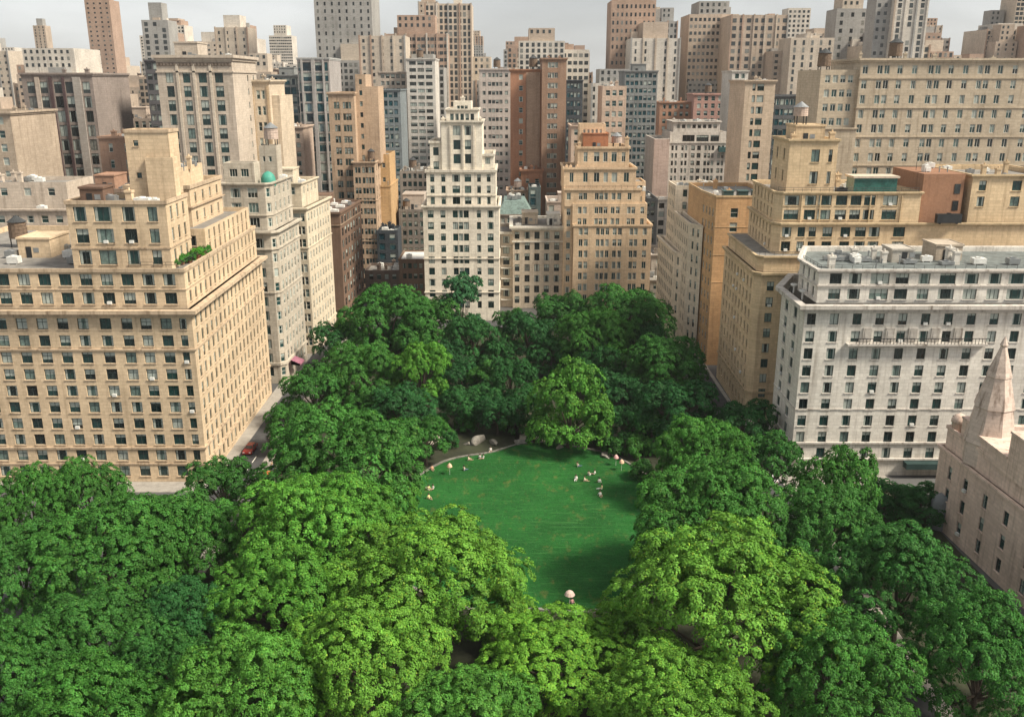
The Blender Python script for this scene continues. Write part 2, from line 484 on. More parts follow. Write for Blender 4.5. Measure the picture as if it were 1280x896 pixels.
# ---- big tan block at the left
b = Bld('apartment_building', 'large tan block with bright receding side and bare chimney tower, beside the left street', stone(TAN, .3), (-80, 178),
        near=True, style='grid', frame=FRAME_D, trim=stone((.56, .43, .30), .8), roof=ROOF_G)
XA, YA, YB = -55.3, 154.0, 204.0
foot = [(-112, YA), (XA, YA), (-56.2, YB), (-112, YB)]
Lf = 56.7
fc = [(Lf - 1.6, 1.25), (Lf - 4.5, 1.95), (Lf - 8.0, 1.9), (Lf - 11.3, 1.9), (Lf - 15.0, 1.95), (Lf - 18.9, 1.9), (Lf - 22.4, 1.9)] + [(Lf - 22.4 - 3.55 * k, 1.9) for k in range(1, 9)]
b.block(foot, 0, 31.9, {0: S(cols=[(c / Lf, w) for c, w in fc], h=2.0, fh=3.06, sill=.8, top=.9, low=.2),
                        1: S(n=17, w=1.15, h=2.1, fh=3.06, sill=.7, top=.9, low=.2)}, open_top=True)
b.cornice(foot, 32.3, 1.15, 1.2)
b.ring(foot, 24.95, 25.25, .22); b.ring(foot, 6.55, 6.9, .25); b.ring(foot, 3.5, 3.75, .15)
up = offs(foot, -.75)
b.block(up, 32.2, 39.2, {0: S(pitch=3.6, w=2.1, h=2.05, fh=3.25, sill=.75, top=.4, kind=1, style='three'), 1: S(n=16, w=1.1, h=2.0, fh=3.25, sill=.75, top=.4)})
b.ring(up, 38.7, 39.3, .22); b.ring(up, 35.55, 35.75, .12)
pent = [(-76.5, 158.5), (-59.4, 158.5), (-59.6, 170), (-76.5, 170)]
b.block(pent, 38.3, 50.2, {0: S(cols=[(.13, 2.2), (.36, 3.0), (.62, 2.2), (.86, 1.7)], h=2.5, fh=3.75, sill=.75, top=.45, style='two'),
                           1: S(n=3, w=1.1, h=2.3, fh=3.75, sill=.8, top=.45)})
b.ring(pent, 49.7, 50.35, .2); b.ring(pent, 42.0, 42.25, .12)
tw = rect(-68.3, -60.6, 166.5, 171.4)
b.block(tw, 49.3, 61.6, {0: S(cols=[(.24, .9)], rows=[4.0, 9.6], h=1.0, style='plain')}, par=.5)
b.block(rect(-64.8, -59.9, 165.6, 168), 49.3, 57.0, par=.4)
b.ring(tw, 61.2, 61.75, .15)
side = [(-66, 172), (-57.6, 172), (-57.9, YB - 1), (-66, YB - 1)]
b.block(side, 38.3, 43.4, {1: S(n=9, w=1.0, h=1.9, fh=2.4, sill=.3, top=.25), 0: S(n=2, w=1.6, h=1.9, fh=3.3, sill=.6, top=.5)})
mid = rect(-75, -62.5, 180, 200)
b.block(mid, 38.3, 50.5, {0: S(cols=[(.30, 3.4), (.62, 3.4)], h=1.9, fh=3.7, sill=.8, top=.5, style='three'), 1: S(n=4, w=1.1, h=1.8, fh=3.7, top=.5)}, roofm=ROOF_D)
b.block(rect(-74.2, -65.5, 182, 198), 49.6, 53.4, {0: S(cols=[(.5, 6.8)], rows=[.9], h=2.0, style='three')}, par=.4)
b.ring(mid, 46.3, 46.5, .5); b.ring(mid, 49.9, 50.6, .25)
b.bulkhead(-74.5, -70.5, 160, 164.5, 49.3, 52.4, stone(BRN, .3)); b.hvac(-64, 160.5, 49.3, 2.6, 1.6, 1.3); b.hvac(-70, 161.5, 49.3, 2, 1.4, 1.6, METAL)
b.chimney(-66.2, 160.6, 49.3, 1.1, 2.5); b.hvac(-62.1, 161, 49.3, 1.4, 1.2, 1.1); b.pipe(-68, 160, 49.3, 1.5)
for k in range(5): b.hvac(-79 - 3.6 * k, 164 + (k % 3) * 6, 38.3, 2.0, 1.5, 1.4, WHITE_M if k % 2 else METAL)
b.bulkhead(-92, -86, 170, 178, 38.3, 42); b.tank(-98, 182, 38.3)
b.railing([(-66, 156.2), (-57.4, 156.2), (-57.7, 171.5)], 39.2, .9)
b.clutter(rect(-74, -63, 183, 197), 52.9, 5, 3)

# ---- grey-cream corner house with the green dome, behind it
b = Bld('apartment_building', 'narrow grey cream corner house with small green dome on its roof', stone((.53, .47, .38), .5), (-64, 222), style='three', frame=FRAME_W)
f1 = [(-66, 211), (-55.6, 211), (-54.4, 212.2), (-53.6, 231), (-66, 231)]
b.block(f1, 0, 36.5, {0: S(n=2, w=2.8, h=2.3, fh=3.45, sill=.7, top=.9), 1: S(n=1, w=1.1, h=2.0, fh=3.45, top=.9, style='hung'), 2: S(n=6, w=1.3, h=2.2, fh=3.45, sill=.7, top=.9, style='hung')}, open_top=True)
b.cornice(f1, 36.9, .8, .9); b.ring(f1, 32.5, 32.8, .3); b.ring(f1, 4.6, 5.2, .3); b.ring(f1, 22.2, 22.5, .2)
f2 = [(-66, 212), (-56.4, 212), (-55.2, 213.2), (-54.6, 230), (-66, 230)]
b.block(f2, 36.8, 47.6, {0: S(n=2, w=2.3, h=2.3, fh=3.4, sill=.7, top=.6), 1: S(n=1, w=1.1, h=2.0, fh=3.4, top=.6, style='hung'), 2: S(n=4, w=1.2, h=2.1, fh=3.4, sill=.7, top=.6, style='hung')})
b.cornice(f2, 47.7, .5, .7); b.ring(f2, 40.2, 40.4, .2)
dm = MB(); dm.lathe([(1.7, 46.6), (1.7, 47.6), (1.62, 48.3), (1.3, 49.1), (.8, 49.6), (.1, 49.9)], -56.6, 216.6, 18); b.part('dome', dm, COPPER, True)
q = rect(-66, -59, 214, 219); b.block(q, 46.8, 52, {0: S(n=2, w=1.8, h=1.8, fh=3.4, top=.6)})
bk = rect(-60.2, -56.2, 224, 229); b.block(bk, 46.8, 55.2, {0: S(cols=[(.25, .6), (.62, .8)], rows=[4.6], h=1.3, style='plain')}, par=.4)
b.tank(-57.6, 226, 54.8, 1.7, 2.6, PINKW); b.hvac(-55.4, 226, 46.8); b.hvac(-58, 221.5, 46.8, 2.4, 1.6, 1.2)

# ---- cream lit house further along the left street
b = Bld('apartment_building', 'cream house with sunny ranks of small windows, third along the left street', stone((.66, .57, .43), .35), (-57, 245), style='hung')
f1 = [(-66, 236), (-52.7, 236), (-51.2, 260), (-66, 260)]
b.block(f1, 0, 38.6, {0: S(cols=[(.80, 2.2), (.93, 1.0)], h=2.1, fh=3.3, top=.8), 1: S(n=8, w=1.15, h=2.0, fh=3.3, sill=.7, top=.8)}, open_top=True)
b.cornice(f1, 38.9, .6, .8); b.ring(f1, 5, 5.5, .25); b.ring(f1, 28.4, 28.7, .2)
f2 = [(-66, 238), (-54, 238), (-53, 254), (-66, 254)]
b.block(f2, 38.7, 44.8, {0: S(n=4, w=1.3, h=1.9, fh=3.2, top=.5), 1: S(n=4, w=1.2, h=1.9, fh=3.2, top=.5)})
b.cornice(f2, 45.0, .4, .6)
b.bulkhead(-62, -57, 243, 250, 43.8, 48.0); b.hvac(-55, 244, 43.8); b.clutter(rect(-64, -54, 239, 253), 43.9, 4, 12)

# ---- brown block
b = Bld('apartment_building', 'dark brown block with bare brick front and cluttered brown roof, by the far left trees', stone((.21, .135, .095), .4, 'brick'), (-60, 292), style='hung', frame=FRAME_B, glass=GLASS_BROWN, roof=ROOF_B)
f1 = [(-74, 267), (-49.9, 267), (-48.4, 296), (-74, 296)]
b.block(f1, 0, 33.5, {1: S(n=7, w=2.3, h=2.4, fh=3.5, sill=.6, top=.9)}, par=.6)
b.ring(f1, 33.0, 33.6, .35); b.ring(f1, 4.3, 4.9, .3)
tr = MB(); tr.ring(offs(f1, -.05), offs(f1, .18), 29.6, 29.9); b.part('band', tr, stone((.33, .24, .17), .4))
b.clutter(f1, 32.9, 15, 41); b.bulkhead(-62, -56, 284, 291, 32.9, 36.4); b.bulkhead(-68, -63, 280, 286, 32.9, 36)
for k in range(5): b.hvac(-52.2 - (k % 2) * 3, 271 + 5 * k, 32.9, 2.6, 1.8, .9)

# ---- cream tower with green windows behind the tan block
b = Bld('office_tower', 'tall pale tower with four columns of big green windows, behind the bare chimney tower', stone((.55, .47, .385), .4), (-82, 258), style='two', frame=FRAME_D)
x0, x1 = Xp(212, 240, 246), Xp(303, 240, 246)
f1 = [(x0, 246), (x1, 246), (x1 - .8, 272), (x0, 272)]
b.block(f1, 0, 76, {0: S(cols=[(.16, 1.9), (.385, 1.9), (.60, 2.1), (.815, 2.1)], h=2.7, fh=3.5, sill=.5, top=3.6), 1: S(cols=[(.6, 1.2), (.85, 1.2)], h=1.6, fh=3.5, top=3.6)})
for fx in (.27, .49, .71):
    pm = MB(); xx = x0 + (x1 - x0) * fx; pm.box(xx - .35, xx + .35, 245.75, 245.998, 0, 74); b.part('pilaster', pm, stone((.62, .54, .44), .4))
b.cornice(f1, 76.2, .8, 1.4); b.ring(f1, 71.9, 72.3, .25)
dt = MB(); n = 22; dt.box(x0 + .1, x1 - .1, 245.9, 245.996, 73.5, 74.4)
for k in range(n): dt.box(x0 + (x1 - x0) * (k + .15) / n, x0 + (x1 - x0) * (k + .75) / n, 245.72, 245.93, 73.6, 74.3)
b.part('frieze', dt, stone((.25, .2, .16), .3))
b.clutter(f1, 75.2, 4, 5); b.bulkhead(x0 + 3, x0 + 9, 252, 260, 75.1, 79.5)

# ---- slim cream tower behind the dome
b = Bld('office_tower', 'slim cream tower with paired narrow windows, rising behind the small green dome', stone((.60, .50, .38), .4), (-82, 270), style='hung')
x0, x1 = Xp(312, 200, 266), Xp(343, 200, 266)
f1 = rect(x0, x1, 266, 284)
b.block(f1, 0, 70, {0: S(cols=[(.55, 1.0), (.75, 1.0)], h=2.4, fh=4.3, sill=.8, top=1.5)})
b.cornice(f1, 70.2, .6, 1)
pm = MB()
for fx in (.05, .33, .94): pm.box(x0 + (x1-x0)*fx - .3, x0 + (x1-x0)*fx + .3, 265.7, 265.998, 44, 68.5)
b.part('pilaster', pm, stone((.50, .38, .25), .5)); b.clutter(f1, 69.2, 3, 6)
b.block(rect(x1, x1 + 2.2, 268, 284), 0, 66, {})

# ---- dark striped tower at the far left
b = Bld('office_tower', 'dark striped tower with wide black windows between pale piers, at the far left', stone((.30, .25, .22), .4), (-150, 300), style='two', frame=FRAME_D, glass=GLASS_BROWN)
x0, x1 = Xp(40, 190, 288), Xp(127, 190, 288)
f1 = rect(x0, x1, 288, 315)
b.block(f1, 0, 72, {0: S(cols=[(.12, 2.2), (.30, 2.2), (.50, 2.3), (.66, 2.3), (.90, 2.2)], h=3.3, fh=4.2, sill=.5, top=2)})
for a, c, col in ((.385, .43, (.10, .065, .065)), (.565, .60, (.10, .065, .065)), (.72, .83, (.40, .36, .32)), (.19, .25, (.55, .46, .38))):
    pm = MB(); pm.box(x0 + (x1-x0)*a, x0 + (x1-x0)*c, 287.6, 287.998, 0, 71); b.part('pier', pm, stone(col, .3))
b.cornice(f1, 72.2, .5, 1.0); b.clutter(f1, 71.2, 4, 8)

# ---- small brown house left of the chimney tower
b = Bld('apartment_building', 'brown pink brick house with a few slit windows, left of the bare chimney tower', stone((.36, .235, .17), .4, 'brick'), (-118, 270), style='hung', frame=FRAME_W)
x0, x1 = Xp(127, 205, 258), Xp(166, 205, 258)
f1 = rect(x0, x1, 258, 280); zt = Zp(171, 258)
b.block(f1, 0, zt, {0: S(cols=[(.36, 1.1), (.86, 1.2)], h=2.3, fh=4.4, sill=1, top=.7)}); b.ring(f1, zt - .5, zt + .1, .3)
b.clutter(f1, zt - .9, 3, 9)
b = Bld('apartment_building', 'beige house with white roof terrace in the far left corner', stone((.52, .42, .34), .4), (-125, 330), style='hung')
x0, x1 = Xp(136, 150, 330), Xp(196, 150, 330); f1 = rect(x0, x1, 330, 350); zt = Zp(148, 330)
b.block(f1, 0, zt, {0: S(n=6, w=1.3, h=2.2, fh=3.6)}); b.clutter(f1, zt - .9, 6, 10); b.bulkhead(x0 + 4, x0 + 11, 336, 345, zt - .9, zt + 3.5)
b = Bld('office_tower', 'dark grey slab with bands of dim windows behind the bare chimney tower', stone((.13, .125, .13), .3), (-105, 300), style='plain', frame=FRAME_D, glass=GLASS_BROWN)
x0, x1 = Xp(193, 190, 300), Xp(226, 190, 300); f1 = rect(x0, x1, 300, 322); zt = 76
b.block(f1, 0, zt, {0: S(n=4, w=1.6, h=1.9, fh=3.1, mar=.2)}); b.cornice(f1, zt + .2, .3, .8)

# ---- terraced cream house left of the penthouse
b = Bld('apartment_building', 'cream terraced house with grey green roof, left of the tan block penthouse', stone((.58, .49, .40), .5), (-108, 215), style='hung')
f1 = rect(-125, Xp(92, 300, 209), 209, 226); zt = Zp(262, 209)
b.block(f1, 0, zt, {0: S(n=7, w=1.6, h=1.7, fh=3.4)}, roofm=ROOF_T); b.cornice(f1, zt + .2, .5, .8)
f2 = rect(-125, Xp(84, 240, 212), 212, 226); z2 = Zp(228, 212)
b.block(f2, zt - .9, z2, {0: S(n=4, w=1.6, h=1.8, fh=3.4)}); b.clutter(f1, zt - .9, 8, 13); b.clutter(f2, z2 - .9, 4, 14)
b = Bld('apartment_building', 'low cluttered roof house tucked between the dark striped tower and the penthouse', stone((.34, .25, .19), .5), (-105, 240), style='hung', roof=ROOF_D)
f1 = rect(Xp(92, 240, 236), Xp(160, 240, 236), 236, 252); zt = Zp(236, 236)
b.block(f1, 0, zt, {0: S(n=5, w=1.4, h=1.8)}); b.clutter(f1, zt - .9, 9, 15); b.bulkhead(f1[0][0] + 4, f1[0][0] + 9, 240, 248, zt - .9, zt + 3, stone((.42, .25, .17), .3))

# ---- beyond the left edge of the photograph
b = Bld('office_tower', 'plain beige tower beyond the dark striped tower, at the outer left', stone((.47, .38, .29), .4), (-150, 250), style='hung')
f1 = rect(-175, -132, 250, 275); b.block(f1, 0, 62, {0: S(pitch=3.8, w=1.6, h=2, fh=3.5)}); b.cornice(f1, 62.2, .6, 1); b.clutter(f1, 61.1, 6, 16); b.tank(-150, 260, 61.1)

# ---- patterned beige house
b = Bld('apartment_building', 'small beige house dotted with dark windows, between slim cream tower and blue glass tower', stone((.58, .45, .36), .4), (-90, 345), style='hung', frame=FRAME_D)
x0, x1 = Xp(347, 200, 338), Xp(381, 200, 338); f1 = rect(x0, x1, 338, 355); zt = Zp(159, 338)
b.block(f1, 0, zt, {0: S(n=4, w=1.5, h=1.7, fh=3.2, kind=(1, 2, 1, 1), top=1.6)}); b.cornice(f1, zt + .2, .5, .9); b.clutter(f1, zt - .9, 4, 17)
b = Bld('office_tower', 'grey glass office behind the dotted beige house', stone((.30, .31, .30), .3), (-110, 380), style='plain', glass=GLASS_TOWER, frame=FRAME_D)
x0, x1 = Xp(340, 150, 380), Xp(384, 150, 380); f1 = rect(x0, x1, 380, 400)
b.block(f1, 0, 72, {0: S(n=5, w=2.2, h=2.7, fh=3.6, sill=.4)}); b.cornice(f1, 72.2, .4, .8); b.bulkhead(x0 + 3, x0 + 9, 385, 392, 71, 75)

# ---- teal glass tower
b = Bld('glass_tower', 'dark teal glass tower with pale stone piers, left of the stepped tan tower', stone((.40, .37, .35), .3), (-80, 372), style='plain', glass=GLASS_TOWER, frame=FRAME_D, trim=stone((.5, .5, .48), .3))
x0, x1 = Xp(379, 200, 362), Xp(418, 200, 362); f1 = rect(x0, x1, 362, 386)
b.block(f1, 0, 78, {0: S(cols=[(.06, .9), (.30, 3.6), (.66, 2.6), (.90, 1.3)], h=3.1, fh=3.7, sill=.3, top=1.2)})
for fx, ww in ((.14, .7), (.49, 1.3), (.80, .5)):
    pm = MB(); xx = x0 + (x1-x0)*fx; pm.box(xx - ww/2, xx + ww/2, 361.6, 361.998, 0, 77.5); b.part('pier', pm, stone((.45, .43, .41), .3))
b.cornice(f1, 78.2, .3, .9); b.clutter(f1, 77.1, 3, 18)

# ---- stepped tan tower
b = Bld('apartment_building', 'tall stepped tan tower with clustered small windows, left of the white tower', stone((.52, .38, .265), .5), (-60, 335), style='hung', frame=FRAME_D)
Y = 322
xa, xb, xc = Xp(416, 230, Y), Xp(444, 230, Y), Xp(471, 230, Y)
b.block(rect(xa, xb + 1, Y, Y + 22), 0, 66, {0: S(cols=[(.26, .9), (.37, .9), (.60, .9), (.71, .9), (.82, .9)], h=2.2, fh=3.75, sill=.8, top=2.2)})
b.cornice(rect(xa, xb + 1, Y, Y + 22), 66.2, .5, 1)
zt = Zp(203, Y - 3)
l1 = rect(xb, xc, Y - 3, Y + 20)
b.block(l1, 0, zt, {0: S(cols=[(.14, .9), (.28, .9), (.48, .9), (.62, .9), (.76, .9), (.90, .8)], h=2.0, fh=3.5, sill=.8, top=.9), 1: S(n=4, w=1.2, h=1.9, fh=3.5)})
b.cornice(l1, zt + .2, .45, .8)
b.block(rect(xb + 1.0, xb + 4.5, Y + 4, Y + 18), zt - 1, 72, {0: S(n=1, w=1.0, h=1.6, fh=3.6)}); 
b.block(rect(xb + 4.5, xb + 8.6, Y + 4, Y + 18), zt - 1, 68, {})
b.tank(xc - 1.8, Y + 2, zt - .9, 1.3, 2.4); b.clutter(l1, zt - .9, 4, 19)
for z in (Zp(300, Y), Zp(250, Y)): b.ring(l1, z, z + .3, .2)

b = Bld('apartment_building', 'narrow tan building with a blank ochre party wall, right of the stepped tan tower', stone((.56, .37, .19), .45), (-45, 340), style='hung')
x0, x1 = Xp(471, 260, 330), Xp(489, 260, 330); zt = Zp(232, 330); f1 = rect(x0, x1, 330, 352)
b.block(f1, 0, zt, {}); b.ring(f1, zt - .5, zt + .1, .2)
b.block(rect(x0 + .6, x1 - .4, 333, 350), zt - 1, Zp(193, 333), {0: S(n=1, w=1.1, h=1.6, fh=5)}); b.clutter(f1, zt - .9, 2, 20); b.pipe(x1 - 1, 331.5, zt - .9, 2)
b = Bld('office_building', 'low blue black glass block below the ochre party wall', stone((.055, .065, .075), .3), (-45, 320), style='plain', glass=GLASS_TOWER, frame=FRAME_D, roof=ROOF_T)
x0, x1 = Xp(472, 320, 318), Xp(498, 320, 318); zt = Zp(288, 318); f1 = rect(x0, x1, 318, 329)
b.block(f1, 0, zt, {0: S(n=3, w=2.1, h=2.2, fh=3.4, sill=.5)}); b.clutter(f1, zt - .9, 5, 21)
b = Bld('row_house', 'low dark house with pale awninged terrace under the blue black glass block', stone((.20, .15, .12), .5), (-43, 304), style='hung', frame=FRAME_D, roof=ROOF_G)
x0, x1 = Xp(456, 345, 302), Xp(501, 345, 302); zt = Zp(338, 302); f1 = rect(x0, x1, 302, 315)
b.block(f1, 0, zt, {0: S(n=4, w=1.4, h=1.8)}); b.clutter(f1, zt - .9, 6, 22)
b = Bld('row_house', 'low brown brick house with white roof, left of the white tower', stone((.24, .165, .12), .5, 'brick'), (-35, 300), style='hung', frame=FRAME_D, roof=WHITE_M)
x0, x1 = Xp(499, 340, 296), Xp(533, 340, 296); zt = Zp(324, 296); f1 = rect(x0, x1, 296, 312)
b.block(f1, 0, zt, {0: S(n=4, w=1.2, h=1.7)}, par=.4); b.ring(f1, zt - .6, zt + .1, .25); b.hvac(x0 + 3, 300, zt - .4)
b = Bld('apartment_building', 'grey house with dark windows and pale roof box, left of the white tower', stone((.23, .21, .19), .5), (-38, 350), style='hung', frame=FRAME_D)
x0, x1 = Xp(499, 280, 342), Xp(534, 280, 342); zt = Zp(262, 342); f1 = rect(x0, x1, 342, 362)
b.block(f1, 0, zt, {0: S(n=4, w=1.3, h=2.0, fh=3.3)}); b.bulkhead(x0 + 1, x1 - 1.5, 348, 358, zt - .9, Zp(243, 348), stone((.55, .47, .40), .3)); b.tank(x0 + 2.6, 345, zt - .9, 1.4, 2); b.clutter(f1, zt - .9, 4, 23)
b = Bld('office_building', 'blue grey block closing the narrow avenue left of the white tower', stone((.22, .25, .26), .4), (-55, 430), style='plain', glass=GLASS_TOWER, frame=FRAME_D)
x0, x1 = Xp(474, 230, 425), Xp(504, 230, 425); zt = 66; f1 = rect(x0, x1, 425, 450)
b.block(f1, 0, zt, {0: S(n=4, w=1.7, h=2.2, fh=3.6)}); b.cornice(f1, zt + .2, .4, .8)
b = Bld('apartment_building', 'middle distance house with cluttered roof, left of the white tower shoulders', stone((.36, .31, .26), .5), (-42, 400), style='hung', frame=FRAME_D)
x0, x1 = Xp(500, 230, 398), Xp(538, 230, 398); zt = Zp(214, 398); f1 = rect(x0, x1, 398, 418)
b.block(f1, 0, zt, {0: S(n=5, w=1.5, h=2.0)}); b.clutter(f1, zt - .9, 8, 24); b.tank(x0 + 5, 405, zt - .9)
b = Bld('apartment_building', 'far beige tower with ranks of dark windows, left of the banded white tower', stone((.55, .46, .38), .4), (-70, 480), style='plain', frame=FRAME_D, glass=GLASS_BROWN)
x0, x1 = Xp(476, 180, 478), Xp(512, 180, 478); f1 = rect(x0, x1, 478, 500)
b.block(f1, 0, 74, {0: S(n=5, w=1.8, h=1.9, fh=3.3)}); b.cornice(f1, 74.2, .5, 1)
b = Bld('apartment_building', 'far white tower with horizontal bands of windows, left of the white tower crown', stone((.66, .62, .56), .4), (-45, 470), style='plain', frame=FRAME_D, glass=GLASS_BROWN)
x0, x1 = Xp(511, 180, 466), Xp(546, 180, 466); f1 = rect(x0, x1, 466, 490)
b.block(f1, 0, 80, {0: S(n=3, w=3.2, h=1.7, fh=3.2, mar=1.0, style='three')}); b.cornice(f1, 80.2, .4, 1); b.tank(x0 + 6, 474, 79.1)

# ---- white tower in the middle
b = Bld('apartment_tower', 'white stepped tower with tall central windows, rising from the trees in the middle', stone((.84, .765, .64), .35), (-14, 285), style='two', frame=FRAME_D, trim=stone((.70, .64, .54), .6))
Y = 272
X0, X1 = Xp(530.5, 330, Y), Xp(624, 330, Y); W = X1 - X0
wc = [(.10, 1.75), (.262, 1.45), (.425, 1.5), (.497, 1.3), (.568, 1.5), (.735, 1.2), (.888, 1.75)]
z1 = Zp(258, Y)
base = rect(X0, X1, Y, Y + 24)
b.block(base, 0, z1, {0: S(cols=wc, h=2.15, fh=3.42, sill=.75, top=.7, low=0), 1: S(n=6, w=1.4, h=2.1, fh=3.42), 3: S(n=6, w=1.4, h=2.1, fh=3.42)}, open_top=False)
b.cornice(base, z1 + .2, .55, .9); b.ring(base, Zp(324, Y), Zp(324, Y) + .3, .25); b.ring(base, Zp(366, Y), Zp(366, Y) + .3, .25)
z2 = Zp(213, Y + 1)
t2 = rect(Xp(533, 240, Y), Xp(619.5, 240, Y), Y + .9, Y + 22)
b.block(t2, z1 - 1, z2, {0: S(cols=[(.085, 1.2), (.245, 1.2), (.43, 2.2), (.60, 1.9), (.76, 1.1), (.90, 1.1)], h=2.15, fh=3.25, sill=.7, top=.8), 1: S(n=4, w=1.4, h=2, fh=3.25), 3: S(n=4, w=1.4, h=2, fh=3.25)})
b.ring(t2, z2 - .6, z2 + .15, .4); b.ring(t2, z1 + 2.9, z1 + 3.2, .2)
z3a, z3b = Zp(177, Y + 2), Zp(193, Y + 2)
l3 = rect(Xp(537, 200, Y), Xp(552, 200, Y), Y + 1.8, Y + 18); r3 = rect(Xp(602, 200, Y), Xp(617, 200, Y), Y + 1.8, Y + 18)
b.block(l3, z2 - 1, z3a, {0: S(n=1, w=1.6, h=2.3, fh=4.0, top=.8)}); b.ring(l3, z3a - .5, z3a + .15, .35)
b.block(r3, z2 - 1, z3b, {0: S(n=1, w=1.4, h=1.8, fh=3.0, top=.6)}); b.ring(r3, z3b - .5, z3b + .15, .35)
z4 = Zp(152, Y + 1)
c4 = rect(Xp(551.5, 180, Y), Xp(602.5, 180, Y), Y + 1.2, Y + 19)
b.block(c4, z2 - 1, z4, {0: S(cols=[(.38, 2.1), (.65, 1.8)], h=2.7, fh=4.0, sill=.8, top=.7), 1: S(n=2, w=1.4, h=2.3, fh=4.0), 3: S(n=2, w=1.4, h=2.3, fh=4.0)})
b.cornice(c4, z4 + .2, .5, .9)
for fx in (.22, .53, .80):
    pm = MB(); xx = c4[0][0] + (c4[1][0] - c4[0][0]) * fx; pm.box(xx - .22, xx + .22, Y + .85, Y + 1.196, z2 - .9, z4 - 1.2); b.part('pilaster', pm, stone((.76, .69, .58), .3))
c5 = rect(Xp(557, 150, Y), Xp(597, 150, Y), Y + 3, Y + 17); z5 = Zp(137, Y + 3)
b.block(c5, z4 - 1, z5, {0: S(n=5, w=1.0, h=1.8, fh=3.0, sill=.5)}); b.cornice(c5, z5 + .2, .4, .8)
b.block(rect(c5[0][0] + 2, c5[1][0] - 2, Y + 5, Y + 15), z5 - 1, z5 + 2.2, {0: S(n=3, w=.9, h=1.2, fh=2.4, sill=.5)}); b.chimney((c5[0][0] + c5[1][0]) / 2, Y + 8, z5 + 1.3, 1.2, 2.0)
for x in (c4[0][0] + .5, c4[1][0] - .5): b.chimney(x, Y + 2, z4 - .9, .8, 1.8)
for x in (t2[0][0] + .8, t2[1][0] - .8, l3[0][0] + .5): b.chimney(x, Y + 2.2, z2 - .9, .7, 1.7)
b.hvac(X0 + 1.2, Y + 4, z1 - .9, 1, 1, 1.5); b.hvac(X1 - 1.2, Y + 4, z1 - .9, 1, 1, 1.5)

# ---- cornice house in the middle
b = Bld('apartment_building', 'broad cream block with heavy white cornice, between the white tower and the ochre stepped tower', stone((.58, .49, .385), .5), (9, 296), style='two', frame=FRAME_D, trim=stone((.68, .64, .56), .5), glass=GLASS_BROWN)
Y = 288
x0, x1 = Xp(625, 330, Y), Xp(717, 330, Y); zt = Zp(283, Y)
xm = Xp(641, 330, Y)
f1 = rect(xm, x1, Y, Y + 22)
b.block(f1, 0, zt - .6, {0: S(cols=[(.07, 1.5), (.235, 1.6), (.395, 1.6), (.555, 1.6), (.72, 1.6), (.90, 1.5)], h=2.25, fh=3.45, sill=.7, top=.6)}, open_top=True)
b.cornice(f1, zt + .1, 1.1, 1.3); b.ring(f1, zt - 5.0, zt - 4.6, .3); b.roof.face([(*p, zt - .5) for p in f1])
fl = rect(x0 - .5, xm, Y + 1.6, Y + 20)
b.block(fl, 0, zt - 2.2, {0: S(cols=[(.55, 2.0)], h=2.2, fh=3.45, sill=.7, top=.6)}); b.ring(fl, zt - 2.7, zt - 2.0, .4)
for k in range(7):
    bl = MB(); z = zt - 6.5 - k * 3.45; bl.box(x0 + .3, xm - .3, Y + .6, Y + 1.59, z - .15, z + .1); b.part('balcony', bl, b.trimm)
b.clutter(f1, zt - .5, 9, 31); b.bulkhead(xm + 3, xm + 8, Y + 8, Y + 15, zt - .5, zt + 3.2); b.bulkhead(xm + 11, xm + 15, Y + 6, Y + 12, zt - .5, zt + 3.0, WHITE_M)

# ---- ochre stepped tower
b = Bld('apartment_tower', 'ochre yellow tower stepping back to a brick topped crown, right of the middle', stone((.68, .505, .335), .4), (34, 296), style='two', frame=FRAME_W)
Y = 283
def cc(px, w): return [((p - A0) / (A1 - A0), ww) for p, ww in zip(px, w)]
A0, A1 = 716, 812
base = rect(Xp(716, 330, Y), Xp(813, 330, Y), Y, Y + 24); z1 = Zp(281, Y)
oc = cc([725, 731.5, 746, 751.5, 757.5, 766.5, 773, 787, 792.5, 803.5], [1.2, 1.2, 1.1, 1.1, 1.1, 1.2, 1.2, 1.15, 1.15, 1.3])
b.block(base, 0, z1, {0: S(cols=oc, h=2.2, fh=3.5, sill=.7, top=.4), 1: S(n=5, kind=2, w=1.1, h=2.0, fh=3.5)}); b.ring(base, z1 - .5, z1 + .1, .25)
z2 = Zp(236, Y + 1)
t2 = rect(Xp(706, 260, Y), Xp(801, 260, Y), Y + 1.15, Y + 21.6)
A0, A1 = 706, 801
b.block(rect(Xp(716, 260, Y), Xp(809.5, 260, Y), Y + .8, Y + 22), z1 - 1, Zp(255, Y), {0: S(cols=[((p - 716) / 94, 1.15) for p in (725, 731.5, 746, 751.5, 757.5, 766.5, 773, 787, 792.5, 804)], h=2.1, fh=3.5, sill=.7, top=.3)})
b.block(t2, Zp(255, Y) - .95, z2, {0: S(cols=cc([711, 726, 731.5, 746, 751.5, 757.5, 767, 774, 787, 792], [1.2]*10), h=2.1, fh=3.5, sill=.7, top=.6)}); b.ring(t2, z2 - .5, z2 + .15, .3)
lw = rect(Xp(705, 300, Y), Xp(716, 300, Y), Y + 1.5, Y + 20)
b.block(lw, 0, Zp(255, Y) - .5, {0: S(n=1, w=1.2, h=2.0, fh=3.5)})
rb = rect(Xp(795, 230, Y), Xp(809, 230, Y), Y + 3, Y + 14); b.block(rb, Zp(255, Y) - 1, Zp(227, Y + 3), {0: S(n=1, w=1.5, h=1.8, fh=3.3)}, par=.5)
z3 = Zp(210, Y + 2); t3 = rect(Xp(705.5, 220, Y), Xp(796, 220, Y), Y + 2, Y + 20)
A0, A1 = 705.5, 796
